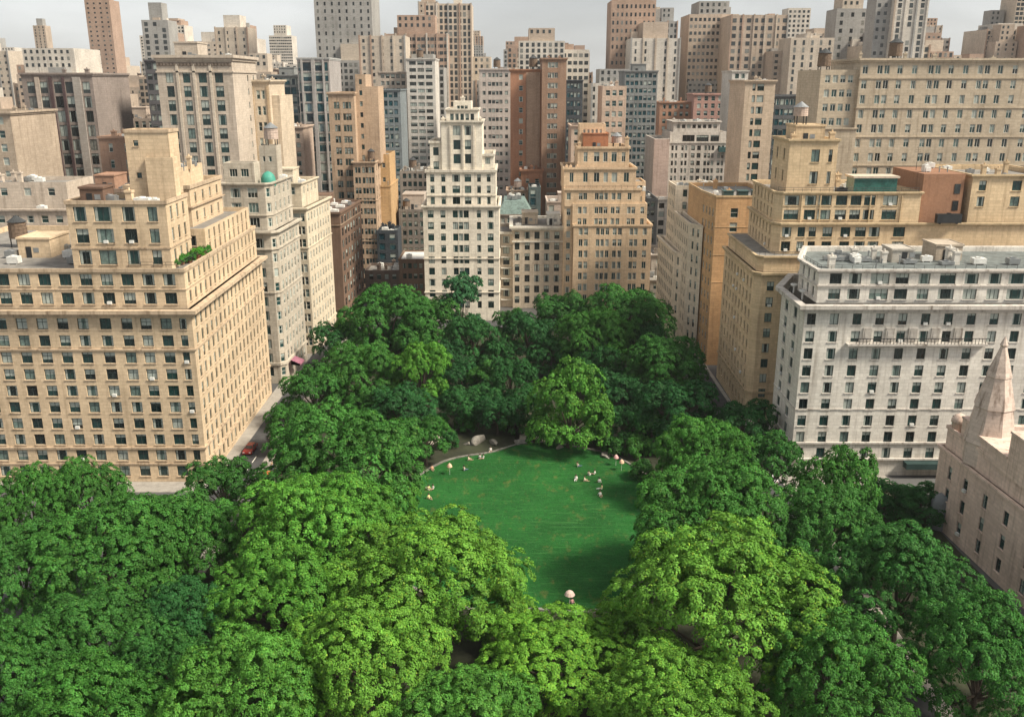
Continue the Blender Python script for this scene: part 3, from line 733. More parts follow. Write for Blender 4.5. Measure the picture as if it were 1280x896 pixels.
b.block(t3, z2 - 1, z3, {0: S(cols=cc([715, 719, 732.5, 746.5, 758, 769, 784], [1.2, 1.2, 1.4, 1.7, 1.3, 1.7, 1.6]), h=2.9, fh=4.2, sill=.7, top=.8)}); b.ring(t3, z3 - .5, z3 + .15, .35)
z4 = Zp(184, Y + 3); t4 = rect(Xp(723, 195, Y), Xp(788, 195, Y), Y + 3, Y + 18)
A0, A1 = 723, 788
b.block(t4, z3 - 1, z4, {0: S(cols=cc([733, 747, 758, 769, 781], [1.2, 1.7, 1.4, 1.6, 1.1]), h=2.9, fh=4.3, sill=.7, top=.8)}); b.ring(t4, z4 - .5, z4 + .15, .35)
t5 = rect(Xp(731, 175, Y), Xp(763, 175, Y), Y + 6, Y + 14); z5 = Zp(167, Y + 6)
o = b.bulkhead(t5[0][0], t5[1][0], Y + 6, Y + 14, z4 - .9, z5, stone((.45, .19, .10), .3, 'brick'))
t6 = rect(Xp(727, 160, Y), Xp(761, 160, Y), Y + 9, Y + 16); b.block(t6, z4 - .9, Zp(155, Y + 9), {0: S(n=5, w=.7, h=1.2, fh=3.2)}, par=.4)
b.tank(Xp(775, 178, Y), Y + 9, z4 - .9, 1.6, 2.0, PINKW); b.chimney(Xp(786, 178, Y), Y + 5, z4 - .9, 1.2, 3.6); b.chimney(Xp(725.5, 178, Y), Y + 4, z4 - .9, .9, 2.2)
for x in (709, 714, 722): b.chimney(Xp(x, 205, Y), Y + 2.8, z3 - .9, .7, 1.4)
for x in (799, 806): b.hvac(Xp(x, 238, Y), Y + 2, z2 - .9, 1, .9, 1.4)
b.railing([(t2[0][0] + .3, Y + 1.4), (t2[1][0] - .3, Y + 1.4)], z2, .9)
# ---- red brick towers
b = Bld('apartment_tower', 'orange red brick tower with scattered white framed windows, behind the white tower', stone((.43, .225, .14), .4, 'brick'), (14, 380), style='hung', frame=FRAME_W)
Y = 372; x0, x1 = Xp(638, 200, Y), Xp(657, 200, Y); f1 = rect(x0, x1, Y, Y + 25)
b.block(f1, 0, 74, {0: S(cols=[(.68, 1.5)], h=1.9, fh=4.1)}); b.cornice(f1, 74.2, .5, 1)
f2 = rect(x1, Xp(677, 200, Y), Y + .8, Y + 25)
b.block(f2, 0, 74, {0: S(n=2, w=1.5, h=2.0, fh=4.1)}); b.cornice(f2, 74.2, .4, .9); b.tank(x1 + 3, Y + 8, 73.3)
pm = MB(); pm.box(x1 + .05, x1 + 5.5, Y + .4, Y + .797, 0, 73); b.part('stone_panel', pm, stone((.42, .30, .22), .4))
f3 = rect(Xp(651, 240, Y), Xp(677, 240, Y), Y - 9, Y - .5); z3 = Zp(212, Y - 9)
b.block(f3, 0, z3, {0: S(cols=[(.3, 1.3), (.75, 1.6)], h=1.7, fh=4.5, top=1.6)}); b.cornice(f3, z3 + .1, .6, 1.3); b.clutter(f3, z3 - .9, 4, 33)
b = Bld('apartment_tower', 'tall brown brick tower with one wide window column, beside the orange red brick tower', stone((.36, .235, .165), .4, 'brick'), (28, 380), style='two', frame=FRAME_W)
Y = 366; x0, x1 = Xp(676.5, 220, Y), Xp(706, 220, Y); f1 = rect(x0, x1, Y, Y + 26)
b.block(f1, 0, 78, {0: S(cols=[(.30, 1.2), (.44, 1.2), (.58, 1.2)], h=2.0, fh=3.75)}); b.cornice(f1, 78.2, .5, 1); b.clutter(f1, 77.1, 3, 34)
b = Bld('office_building', 'dark green glass block on a cluttered roof line below the red brick towers', stone((.10, .13, .13), .3), (15, 345), style='plain', glass=GLASS_TOWER, frame=FRAME_D)
Y = 342; x0, x1 = Xp(661, 250, Y), Xp(676, 250, Y); zt = Zp(234, Y); f1 = rect(x0, x1, Y, Y + 14)
b.block(f1, 0, zt, {0: S(n=2, w=2.0, h=2.6, fh=3.2, sill=.3)}); b.hvac(x0 + 2, Y + 3, zt - .9)
b = Bld('row_house', 'low house with grey green mansard roof, behind the heavy white cornice', stone((.40, .34, .28), .5), (3, 335), style='hung', roof=ROOF_T)
Y = 326; x0, x1 = Xp(622, 260, Y), Xp(664, 260, Y); zt = Zp(268, Y); f1 = rect(x0, x1, Y, Y + 20)
b.block(f1, 0, zt, {0: S(n=5, w=1.3, h=1.8)}, open_top=True)
mr = MB(); i1 = offs(f1, -2.2); i0 = offs(f1, .25)
for i in range(4):
    j = (i + 1) % 4; mr.face([(*i0[i], zt), (*i0[j], zt), (*i1[j], zt + 4.4), (*i1[i], zt + 4.4)])
mr.face([(*p, zt + 4.4) for p in i1]); b.part('mansard_roof', mr, plain('slate_roof', (.16, .22, .20), .8, 0, .45, 1.3)); b.ring(f1, zt - .4, zt + .05, .35)
b.clutter(offs(f1, -2.5), zt + 4.4, 7, 35)
b = Bld('row_house', 'cream penthouse row with round roof tank, below the orange red brick tower', stone((.50, .36, .26), .5), (5, 360), style='hung')
Y = 352; x0, x1 = Xp(634, 250, Y), Xp(660, 250, Y); zt = Zp(238, Y); f1 = rect(x0, x1, Y, Y + 12)
b.block(f1, 0, zt, {0: S(n=4, w=1.2, h=1.8)}); b.cornice(f1, zt + .1, .5, .7); b.tank(x0 + 4, Y + 4, zt - .9, 1.5, 2.2, PINKW); b.clutter(f1, zt - .9, 4, 36)
b = Bld('row_house', 'pink white house with dark upper windows, left of the ochre stepped tower', stone((.58, .48, .41), .4), (25, 320), style='hung')
Y = 318; x0, x1 = Xp(684, 260, Y), Xp(713, 260, Y); zt = Zp(252, Y); f1 = rect(x0, x1, Y, Y + 16)
b.block(f1, 0, zt, {0: S(cols=[(.18, 1.9)], h=2.6, fh=4.2)}); b.ring(f1, zt - .4, zt + .1, .25); b.hvac(x0 + 2, Y + 3, zt - .9); b.bulkhead(x0 + 4, x0 + 7.4, Y + 5, Y + 10, zt - .9, zt + 2.4)
b = Bld('apartment_tower', 'pale distant tower with an even grid of small windows, between white tower and red brick', stone((.60, .52, .46), .4), (-8, 450), style='plain', frame=FRAME_D, glass=GLASS_BROWN)
Y = 440; x0, x1 = Xp(600, 190, Y), Xp(639, 190, Y); f1 = rect(x0, x1, Y, Y + 22)
b.block(f1, 0, 75, {0: S(n=5, w=1.4, h=1.7, fh=3.9, kind=(1, 1, 2, 1, 1))}); b.cornice(f1, 75.2, .5, 1); b.tank(x0 + 8, Y + 8, 74.1)
b = Bld('office_tower', 'dark slate tower in the gap right of the brown brick tower', stone((.075, .085, .095), .3), (30, 420), style='plain', glass=GLASS_TOWER, frame=FRAME_D)
Y = 415; x0, x1 = Xp(705, 180, Y), Xp(727, 180, Y); f1 = rect(x0, x1, Y, Y + 22)
b.block(f1, 0, 70, {0: S(n=4, w=1.2, h=2.2, fh=3.7)}); b.cornice(f1, 70.2, .3, .8)
b = Bld('apartment_building', 'cream house with one window column, directly behind the brick topped crown', stone((.60, .46, .36), .4), (35, 350), style='hung')
Y = 345; x0, x1 = Xp(714, 170, Y), Xp(747, 170, Y); zt = Zp(157, Y); f1 = rect(x0, x1, Y, Y + 18)
b.block(f1, 0, zt, {0: S(cols=[(.18, 1.4), (.8, 1.4)], h=2, fh=3.8)}); b.cornice(f1, zt + .1, .4, .8)
x0, x1 = Xp(752, 150, Y + 12), Xp(782, 150, Y + 12); f2 = rect(x0, x1, Y + 12, Y + 30); b.block(f2, 0, 68, {0: S(n=3, w=1.6, h=2, fh=3.8)}); b.clutter(f2, 67.1, 3, 37)
b = Bld('office_tower', 'slate grey tower with a dense grid of windows, right of the ochre stepped tower', stone((.25, .26, .255), .4), (65, 430), style='plain', glass=GLASS_TOWER, frame=FRAME_D)
Y = 425; x0, x1 = Xp(778, 190, Y), Xp(818, 190, Y); f1 = rect(x0, x1, Y, Y + 24)
b.block(f1, 0, 74, {0: S(n=7, w=1.5, h=1.9, fh=3.2, mar=.3)}); b.cornice(f1, 74.2, .4, .9); b.bulkhead(x0 + 4, x0 + 10, Y + 6, Y + 14, 73.1, 77)
b = Bld('row_house', 'low dark slate roofed house in the gap right of the ochre stepped tower', stone((.14, .15, .155), .4), (52, 350), style='hung', roof=ROOF_D, frame=FRAME_D)
Y = 345; x0, x1 = Xp(797, 260, Y), Xp(822, 260, Y); zt = Zp(248, Y); f1 = rect(x0, x1, Y, Y + 25)
b.block(f1, 0, zt, {0: S(n=3, w=1.4, h=1.8)}); b.clutter(f1, zt - .9, 5, 38)

# ---- white terraced block upper right
b = Bld('apartment_building', 'white terraced block with green glazed upper storeys and blank pink left bay', stone((.655, .60, .535), .45), (85, 400), style='hung', frame=FRAME_B, glass=GLASS_BROWN)
Y = 386
x0, xm, x1 = Xp(816, 210, Y), Xp(835, 210, Y), Xp(926, 210, Y); zt = Zp(178, Y)
f1 = rect(xm, x1, Y, Y + 26)
b.block(f1, 0, zt, {0: S(cols=[(.05, .9), (.10, .9), (.185, .9), (.235, .9), (.33, 1.5), (.41, 1.5), (.50, 1.1), (.55, 1.1), (.60, 1.1), (.685, 1.2), (.735, 1.1), (.82, 1.5), (.87, 1.2), (.95, 1.6)], h=1.9, fh=3.05, sill=.7, top=.9)})
b.ring(f1, zt - .4, zt + .2, .3)
pk = rect(x0, xm, Y - .6, Y + 25)
b.block(pk, 0, zt + 1.5, {}, par=.8); pp = MB(); pp.box(x0 + .02, xm - .02, Y - .85, Y - .603, Zp(247, Y), zt + 1.2); b.part('blank_bay', pp, stone((.56, .43, .37), .5))
f2 = rect(Xp(838, 165, Y + 3), Xp(908, 165, Y + 3), Y + 3, Y + 24); z2 = Zp(165, Y + 3)
b.block(f2, zt - 1, z2, {0: S(cols=[(.1, 5.0), (.33, 5.0), (.58, 5.0), (.8, 3.5)], rows=[1.1], h=2.6, style='three')}, par=.5)
f3 = rect(Xp(842, 158, Y + 5), Xp(900, 158, Y + 5), Y + 5, Y + 22); z3 = Zp(152, Y + 5)
b.block(f3, z2 - .5, z3, {0: S(n=8, w=1.4, h=1.5, fh=3.0, top=.6)}); b.ring(f3, z3 - .3, z3 + .15, .6); b.clutter(f3, z3 - .9, 6, 39)
lo = rect(Xp(817, 280, Y - 10), Xp(862, 280, Y - 10), Y - 10, Y - 1); z4 = Zp(249, Y - 10)
b.block(lo, 0, z4, {0: S(cols=[(.2, 2.2), (.48, 1.8), (.68, 1.8), (.88, 1.6)], h=2.1, fh=3.5, sill=.8, top=1.0)}); b.cornice(lo, z4 + .1, .4, .8); b.clutter(lo, z4 - .9, 3, 40)
aw = MB(); aw.box(Xp(898, 185, Y), Xp(926, 185, Y), Y - 1.6, Y - .003, Zp(190, Y), Zp(184, Y)); b.part('awning', aw, plain('dark_green_canvas', (.03, .085, .085), .8))
b = Bld('apartment_building', 'far house with orange tiled top above the green glazed storeys', stone((.48, .27, .18), .3, 'brick'), (95, 470), style='hung', frame=FRAME_D)
Y = 462; x0, x1 = Xp(824, 148, Y), Xp(864, 148, Y); zt = Zp(128, Y); f1 = rect(x0, x1, Y, Y + 18); b.block(f1, 0, zt, {0: S(n=5, w=1.5, h=2)}); b.cornice(f1, zt + .2, .5, .9); b.clutter(f1, zt - .9, 4, 41)
b = Bld('apartment_building', 'far pink brick house above the white terraced block', stone((.50, .30, .25), .3, 'brick'), (110, 460), style='hung', frame=FRAME_W)
Y = 456; x0, x1 = Xp(866, 150, Y), Xp(914, 150, Y); zt = Zp(118, Y); f1 = rect(x0, x1, Y, Y + 18); b.block(f1, 0, zt, {0: S(n=5, w=1.8, h=2.2)}); b.cornice(f1, zt + .2, .5, .9); b.tank(x0 + 8, Y + 7, zt - .9)
b = Bld('apartment_tower', 'white tower sliver with two window columns behind the right end of the terraced block', stone((.64, .60, .54), .4), (118, 430), style='hung', frame=FRAME_D)
Y = 424; x0, x1 = Xp(910, 170, Y), Xp(930, 170, Y); f1 = rect(x0, x1, Y, Y + 20); b.block(f1, 0, 74, {0: S(n=2, w=1.7, h=2.0, fh=3.5)}); b.cornice(f1, 74.2, .4, .9)

# ---- low white arched building
b = Bld('row_house', 'low white house with arched entrance, in the gap beside the blank ochre front', stone((.60, .53, .45), .5), (55, 335), style='hung')
Y = 318; x0, x1 = Xp(814, 330, Y), Xp(858, 330, Y); zt = Zp(318, Y); f1 = rect(x0, x1, Y, Y + 18)
b.block(f1, 0, zt, {0: S(cols=[(.2, 1.5), (.42, 1.5), (.62, 1.5), (.82, 1.5)], h=1.9, fh=3.6)}); b.cornice(f1, zt + .1, .6, .8); b.clutter(f1, zt - .9, 6, 42)
ar = MB(); xc, rr = Xp(836, 340, Y), 4.2
pts = [(math.cos(math.pi * k / 14), math.sin(math.pi * k / 14)) for k in range(15)]
for k in range(14):
    (a, c), (e, g) = pts[k], pts[k+1]
    ar.face([(xc + rr*a, Y - .5, 2.5 + rr*c), (xc + rr*e, Y - .5, 2.5 + rr*g), (xc + rr*.86*e, Y - .5, 2.5 + rr*.86*g), (xc + rr*.86*a, Y - .5, 2.5 + rr*.86*c)][::-1])
    ar.face([(xc + rr*a, Y - .5, 2.5 + rr*c), (xc + rr*e, Y - .5, 2.5 + rr*g), (xc + rr*e, Y, 2.5 + rr*g), (xc + rr*a, Y, 2.5 + rr*c)])
b.part('arch', ar, stone((.66, .60, .52), .4))
b = Bld('row_house', 'low grey storefront row glimpsed beside the blank ochre front, under the arched house', stone((.30, .28, .25), .5), (52, 296), style='hung', frame=FRAME_D)
Y = 296; x0, x1 = Xp(812, 370, Y), Xp(850, 370, Y); f1 = rect(x0, x1, Y, Y + 14); b.block(f1, 0, 7.5, {0: S(n=4, w=1.6, h=1.9, fh=3.4)}); b.cornice(f1, 7.6, .5, .6); b.clutter(f1, 6.7, 4, 43)

# ---- blank ochre front
b = Bld('apartment_building', 'ochre orange building with blank front and a single column of dark windows', stone((.60, .37, .19), .35), (56, 240), style='hung', frame=FRAME_W, trim=stone((.60, .43, .25), .4))
Y = 226; X0 = Xp(886, 400, Y); X1 = X0 + 15; zt = Zp(245, Y)
f1 = [(X0, Y), (X1, Y), (X1, Y + 30), (X0 - 1.2, Y + 30), (X0 - 1.2, Y + 12)]
occ = {0: S(cols=[(.305, 1.85)], h=2.3, fh=3.5, sill=.8, top=2.6), 4: S(n=4, w=1.0, h=1.9, fh=3.5, top=2.6)}
b.block(f1, 0, zt, occ)
b.ring(f1, zt - .4, zt + .1, .12)
for z in (zt - 7.7, zt - 14.6, zt - 21.5): b.ring([(X0, Y), (X1, Y), (X1, Y + 5), (X0, Y + 5)], z, z + .15, .08)
b.clutter(f1, zt - .9, 5, 44)
for k in range(3):
    q = MB(); xx = X0 + 3.2 + k * 3.6; q.box(xx - 1.2, xx + 1.2, Y + 1.2, Y + 3.6, zt - .9, zt + .9); q.prism(offs(rect(xx - 1.2, xx + 1.2, Y + 1.2, Y + 3.6), .15), zt + .903, zt + 1.1); b.part('roof_shed', q, plain('dark_green_shed', (.035, .075, .07), .5))
wing = MB()
f2 = [(X0 - 3.6, Y + 14), (X0 - 1.21, Y + 8), (X0 - 1.21, Y + 36), (X0 - 3.6, Y + 36)]; z2 = Zp(283, Y + 8)
b2 = Bld('apartment_building', 'cream side wing with planted terraces, left of the blank ochre front', stone((.72, .62, .49), .4), (50, 262), style='hung', frame=FRAME_D)
f3 = [(X0 - 5.0, Y + 26), (X0 - 3.66, Y + 21), (X0 - 3.66, Y + 52), (X0 - 5.4, Y + 52)]; z3 = Zp(317, Y + 22)
b2.block(f3, 0, z3, {0: S(n=1, w=1.2, h=2.2, fh=3.4, top=.9), 3: S(n=9, w=1.2, h=2.1, fh=3.4, top=.9)}); b2.cornice(f3, z3 + .1, .5, .8)
b2.block(f2, 0, z2, {0: S(n=2, w=.9, h=2.0, fh=3.4, top=.6), 3: S(n=7, w=1.0, h=2, fh=3.4, top=.6)}); b2.ring(f2, z2 - .4, z2 + .1, .2)
b2.block(rect(X0 - 3.5, X0 + 9, Y + 37, Y + 50), 0, Zp(232, Y + 37), {0: S(n=3, w=1.2, h=2, fh=3.5), 3: S(n=4, w=1.1, h=2, fh=3.5)}); b2.clutter(rect(X0 - 3.5, X0 + 9, Y + 37, Y + 50), Zp(232, Y + 37) - .9, 5, 45)

# ---- yellow-tan stepped block at the right
b = Bld('apartment_building', 'broad yellow tan stepped block with rounded corner terraces, behind the white right block', stone((.70, .53, .335), .35), (75, 200), near=True, style='two', frame=FRAME_D, trim=stone((.58, .44, .27), .5))
q0 = [(49.9, 186.2), (51.1, 185), (112, 185), (112, 216), (50.4, 216)]
z1 = 32.2
b.block(q0, 0, z1, {1: S(cols=[(.032, 1.5), (.088, 1.9), (.15, 1.8), (.21, 1.8), (.27, 1.8), (.33, 1.8), (.39, 1.8)], h=1.95, fh=3.3, sill=.7, top=1.0), 4: S(n=9, w=1.05, h=1.95, fh=3.3, sill=.7, top=1.0)}, open_top=True)
b.cornice(q0, z1 + .3, .6, .9); b.ring(q0, 6.4, 6.8, .25)
q1 = [(50.5, 187.2), (51.6, 186.0), (112, 186.0), (112, 215), (51.0, 215)]
b.block(q1, z1 + .2, 35.5, {1: S(cols=[(.025, 1.7), (.075, 2.4), (.125, 2.4), (.20, 2.2), (.26, 2.2), (.32, 2.2)], h=2.0, fh=2.9, sill=.55, top=.3, style='three'), 4: S(n=8, w=1.0, h=1.9, fh=2.9, sill=.6, top=.3)}, open_top=True)
b.cornice(q1, 35.7, .5, .6)
b.roof.face([(*p, 35.6) for p in offs(q1, -.2)])
q2 = [(54.0, 190.2), (55.3, 188.8), (112, 188.8), (112, 214), (55.0, 214)]
b.block(q2, 35.5, 41.8, {1: S(cols=[(.022, 1.9), (.075, 1.5), (.115, 1.5), (.17, 2.0), (.235, 2.0), (.29, 2.2), (.34, 2.2), (.43, 2.4)], h=2.0, fh=2.95, sill=.6, top=.3, style='three'), 4: S(n=7, w=1.0, h=1.9, fh=2.95, sill=.7, top=.3)}, open_top=True)
b.cornice(q2, 42.1, .55, .7)
q3 = [(54.1, 190.6), (55.4, 189.2), (83.5, 189.2), (83.5, 213), (55.2, 213)]
b.block(q3, 42.0, 48.2, {1: S(cols=[(.065, 3.0), (.20, 2.3), (.305, 2.7), (.425, 2.3), (.53, 2.2), (.63, 2.3), (.78, 3.0)], h=2.0, fh=2.9, sill=.55, top=.3, style='three'), 4: S(n=6, w=1.0, h=1.9, fh=2.9, sill=.6, top=.3)})
b.cornice(q3, 48.3, .4, .6)
for fx in (59.2, 63.0, 73.2, 79.6):
    pm = MB(); pm.box(fx - .12, fx + .12, 188.95, 189.197, 42.2, 47.6); b.part('pilaster', pm, b.trimm)
rs_ = rect(84.2, 92.0, 190.2, 206)
rd = rect(83.9, 92.3, 190, 206); b2 = b
rb = MB(); rb.prism(rd, 41.8, 51.8); b.part('brick_bay', rb, stone((.40, .215, .13), .35, 'brick'))
for z in (44.4, 47.8):
    pm = MB(); pm.box(90.4, 91.6, 189.92, 189.998, z, z + 2); b.part('bay_window', pm, GLASS_BROWN)
q4 = rect(93.6, 112, 189.4, 212)
b.block(q4, 41.8, 51.6, {0: S(cols=[(.12, 1.5), (.5, 1.9), (.8, 1.9)], h=2.0, fh=3.2, sill=.6, top=.5)}); b.cornice(q4, 51.8, .5, .7)
bal = MB(); bal.box(70, 78.8, 190.5, 195, 47.2, 50.9); b.part('glass_conservatory', bal, plain('conservatory_glass', (.035, .12, .10), .15, 0, .5, 1.0))
rf = MB(); rf.prism(offs(rect(70, 78.8, 190.5, 195), .35), 50.903, 51.3); b.part('conservatory_roof', rf, stone((.56, .47, .37), .3))
t1 = rect(56.6, 66.5, 192, 204)
b.block(t1, 47.2, 58.4, {0: S(cols=[(.55, 1.7), (.86, .8)], h=2.5, fh=4.4, sill=.9, top=.9), 3: S(n=2, w=1, h=2.2, fh=4.4)}); b.cornice(t1, 58.6, .4, .7)
b.bulkhead(58.5, 64.5, 195, 202, 57.5, 61.2); b.tank(60.4, 199, 61.1, 1.5, 1.8, PINKW); b.chimney(57.6, 193.2, 57.5, 1, 2); b.chimney(65.4, 193.2, 57.5, 1, 2.4)
b.hvac(68, 192, 47.3, 2.2, 1.4, 1.5, DARK_M)
b.railing([(54.6, 190.6), (55.6, 189.5), (83, 189.5)], 48.2, .9); b.railing([(50.9, 187.2), (51.8, 186.3), (70, 186.3)], 35.6, .9)
b.clutter(rect(70, 84, 196, 212), 47.3, 6, 46); b.clutter(q4, 50.7, 5, 47); b.clutter(rd, 51.8, 3, 48); b.hvac(89, 187.9, 42.0, 5, 1.2, 2, DARK_M)

# ---- big beige slab upper right
b = Bld('apartment_tower', 'wide grey beige slab with rows of mixed windows, filling the upper right corner', stone((.52, .435, .325), .4), (95, 245), style='two', frame=FRAME_W)
Y = 236; x0, xm, x1 = Xp(1012, 180, Y), Xp(1066, 180, Y), 150
f1 = rect(xm, x1, Y, Y + 22); zt = 75
cols = []
x = 1.2; k = 0; LL = x1 - xm
while x < LL - 1:
    for q in range((1, 2, 1, 1, 2, 1)[k % 6]): cols.append(((x + q * 1.7) / LL, 1.3)); 
    x += (3.6, 4.9, 3.6, 4.0, 4.9, 3.6)[k % 6]; k += 1
b.block(f1, 0, zt, {0: S(cols=cols, h=2.05, fh=3.5, sill=.8, top=.8)}); b.cornice(f1, zt + .2, .6, 1)
for z in range(5): b.ring(f1, zt - 4.6 - z * 7.0, zt - 4.35 - z * 7.0, .18)
f2 = rect(x0, xm, Y - 1.5, Y + 20); z2 = Zp(160, Y)
b.block(f2, 0, z2, {0: S(cols=[(.38, 1.4)], h=1.9, fh=4.1, sill=.9, top=.9)}); b.cornice(f2, z2 + .1, .3, .6)
b.block(rect(x0 + 1.5, xm, Y + 1, Y + 20), z2 - 1, 72.5, {0: S(n=4, w=1.3, h=1.8, fh=3.4)}); b.clutter(f1, zt - .9, 8, 49); b.tank(xm + 12, Y + 10, zt - .9); b.tank(x0 + 5, Y + 10, 71.6)
b = Bld('apartment_tower', 'beige slab with dark stacked windows, left of the small square rooftop tower', stone((.60, .48, .36), .4), (85, 320), style='plain', frame=FRAME_D)
Y = 312; x0, x1 = Xp(925, 200, Y), Xp(962, 200, Y); f1 = rect(x0, x1, Y, Y + 22)
b.block(f1, 0, 70, {0: S(cols=[(.3, 1.0), (.52, 2.2)], h=2.2, fh=3.6)}); b.cornice(f1, 70.2, .5, 1); b.clutter(f1, 69.1, 4, 50)
b = Bld('office_tower', 'dark glass office behind the small square rooftop tower', stone((.12, .125, .13), .3), (110, 360), style='plain', glass=GLASS_TOWER, frame=FRAME_D)
Y = 350; x0, x1 = Xp(958, 160, Y), Xp(1016, 160, Y); f1 = rect(x0, x1, Y, Y + 22)
b.block(f1, 0, Zp(120, Y), {0: S(n=9, w=1.5, h=2.2, fh=3.6)}); b.cornice(f1, Zp(120, Y) + .2, .4, .9)

# ---- white block at the right
b = Bld('apartment_building', 'large white block with dark square windows and long balcony, at the right', stone((.745, .70, .625), .45), (78, 172), near=True, style='two', frame=FRAME_D, trim=stone((.60, .555, .50), .8), roof=ROOF_T)
r0 = [(51.4, 157), (106, 157), (106, 183), (57, 183), (51.5, 171.6)]
LL = 106 - 51.4
rc = [((1.3 + 4.02 * k) / LL, 1.55) for k in range(13)]
b.block(r0, 0, 32.0, {0: S(cols=rc, h=2.05, fh=3.17, sill=.7, top=.75), 4: S(cols=[(.25, 1.9), (.64, 1.9)], h=2.0, fh=3.17, sill=.7, top=.75), 3: S(n=4, w=1.2, h=2, fh=3.17, top=.75)}, open_top=True)
b.cornice(r0, 32.5, 1.25, 1.3); b.ring(r0, 6.35, 6.65, .35); b.ring(r0, 3.2, 3.5, .5); b.ring(r0, 12.9, 13.1, .12)
bal = MB(); bal.box(59.2, 84, 155.9, 156.995, 25.2, 25.5); o = b.part('balcony', bal, b.trimm)
rl = MB()
for k in range(40): xx = 60.6 + k * .6; rl.box(xx, xx + .08, 155.93, 156.0, 25.5, 26.5)
rl.box(60.5, 84, 155.9, 156.03, 26.5, 26.6); rl.build('railing', DARK_M, o, b.off)
for k in range(5):
    pm = MB(); xx = 62.75 + 4.02 * k; pm.box(xx - .75, xx + .75, 156.75, 156.997, 25.9, 28.2); pm.box(xx - .45, xx + .45, 156.7, 156.748, 26.3, 27.8); b.part('carved_panel', pm, stone((.50, .46, .41), .9))
r1 = [(53.9, 158.8), (106, 158.8), (106, 182), (58.5, 182), (53.7, 169.4)]
LL = 106 - 53.9
b.block(r1, 32.3, 38.3, {0: S(cols=[(x / LL, w) for x, w in ((3.0, 2.1), (6.4, 2.2), (10.8, 3.3), (14.7, 2.3), (18.6, 2.0), (22.7, 2.8), (26.9, 2.4), (31, 2.2), (35, 3.2), (39.2, 2.2), (43.5, 2.3))], h=1.9, fh=2.78, sill=.55, top=.35, style='three'), 4: S(n=3, w=.9, h=1.8, fh=2.78, sill=.7, top=.35)})
b.cornice(r1, 38.4, .55, .7); b.ring(r1, 35.3, 35.55, .25)
for k in range(7): b.hvac(61 + k * 6.3 + random.uniform(-1, 1), 166 + random.uniform(-1, 6), 37.4, random.uniform(1.6, 3), 1.6, random.uniform(.7, 1.3), random.choice([METAL, WHITE_M, METAL]))
b.bulkhead(71, 75, 170, 175, 37.4, 39.9, stone((.5, .46, .40), .4)); b.bulkhead(80, 85, 172, 178, 37.4, 40.4, stone((.5, .42, .33), .4)); b.clutter(rect(58, 84, 166, 179), 37.4, 9, 77); b.duct(64, 172, 37.4, 5, True); b.chimney(58, 165, 37.4, 1.1, 2.2); b.pipe(66, 164.5, 37.4, 1.3)
sk = MB()
for k in range(12): sk.box(62 + k * 3.6, 65.1 + k * 3.6, 160.0, 163.4, 37.35, 37.62)
b.part('roof_deck', sk, plain('weathered_deck', (.17, .20, .19), .6, 0, .5, .9))
b.railing([(54.1, 169), (54.3, 159.2), (105, 159.2)], 38.3, .7)
dc = MB()
for x, y in ((52.6, 168.2), (52.6, 162.8)): dc.lathe([(.18, 32.0), (.18, 33.2), (.62, 33.5), (.7, 33.75), (.1, 33.6)], x, y, 12)
b.part('satellite_dish', dc, WHITE_M, True)
cn = MB(); cn.box(72, 105, 155.0, 156.64, 2.0, 3.1); b.part('canopy', cn, plain('dark_canopy', (.02, .045, .042), .6))

# ---- pink gabled corner at the lower right
b = Bld('town_house', 'pink stone house with stepped parapet and arched windows, in the lower right corner', stone((.78, .60, .50), .5), (85, 120), near=True, style='hung', frame=FRAME_D, trim=stone((.74, .57, .47), .6))
s0 = [(71.6, 96), (100, 96), (100, 139), (69.6, 139)]
b.block(s0, 0, 13.2, {3: S(cols=[(.09, 1.15), (.20, 1.3), (.33, 1.3), (.46, 1.3), (.60, 1.3), (.74, 1.3), (.87, 1.3)], h=2.2, fh=3.7, sill=.9, top=1.4), 0: S(n=6, w=1.2, h=2.2, fh=3.7, top=1.4)}, open_top=True)
b.cornice(s0, 13.5, .45, .7)
s1 = [(72.0, 96.5), (100, 96.5), (100, 138.2), (70.0, 138.2)]
b.block(s1, 13.4, 17.0, {}, par=.7); b.ring(s1, 16.6, 17.15, .2)
for y0, y1, z in ((130.5, 134.8, 19.6), (121, 130.5, 18.6), (112, 121, 22.5)):
    pm = MB(); pm.box(70.4, 74.5, y0, y1, 16.2, z); pm.box(70.2, 74.7, y0 + .002, y1 - .002, z + .003, z + .35); b.part('parapet', pm, b.trimm)
tr = MB(); tr.lathe([(1.0, 13.6), (1.0, 18.0), (1.25, 18.1), (1.2, 18.6), (.8, 19.2), (.1, 19.6)], 71.1, 137.0, 14); b.part('turret', tr, b.trimm, True)
tr = MB(); tr.lathe([(3.5, 13.7), (3.5, 17.2), (3.75, 17.3), (3.6, 18.0), (2.75, 22.8), (2.95, 22.9), (2.85, 23.4), (1.7, 27.6), (1.85, 27.7), (1.75, 28.1), (.45, 32.2), (.62, 32.5), (.42, 32.9), (.05, 33.8)], 73.0, 131.2, 8); b.part('spire', tr, stone((.64, .52, .44), .95))
bw = MB(); bw.lathe([(1.5, 0), (1.5, 4.6), (1.2, 5.6), (.3, 6.1)], 69.7, 136.2, 14); b.part('bay', bw, plain('grey_slate', (.16, .17, .175), .7), True)
b.clutter(s1, 16.3, 6, 51)
b.bulkhead(82, 90, 105, 120, 16.2, 20)

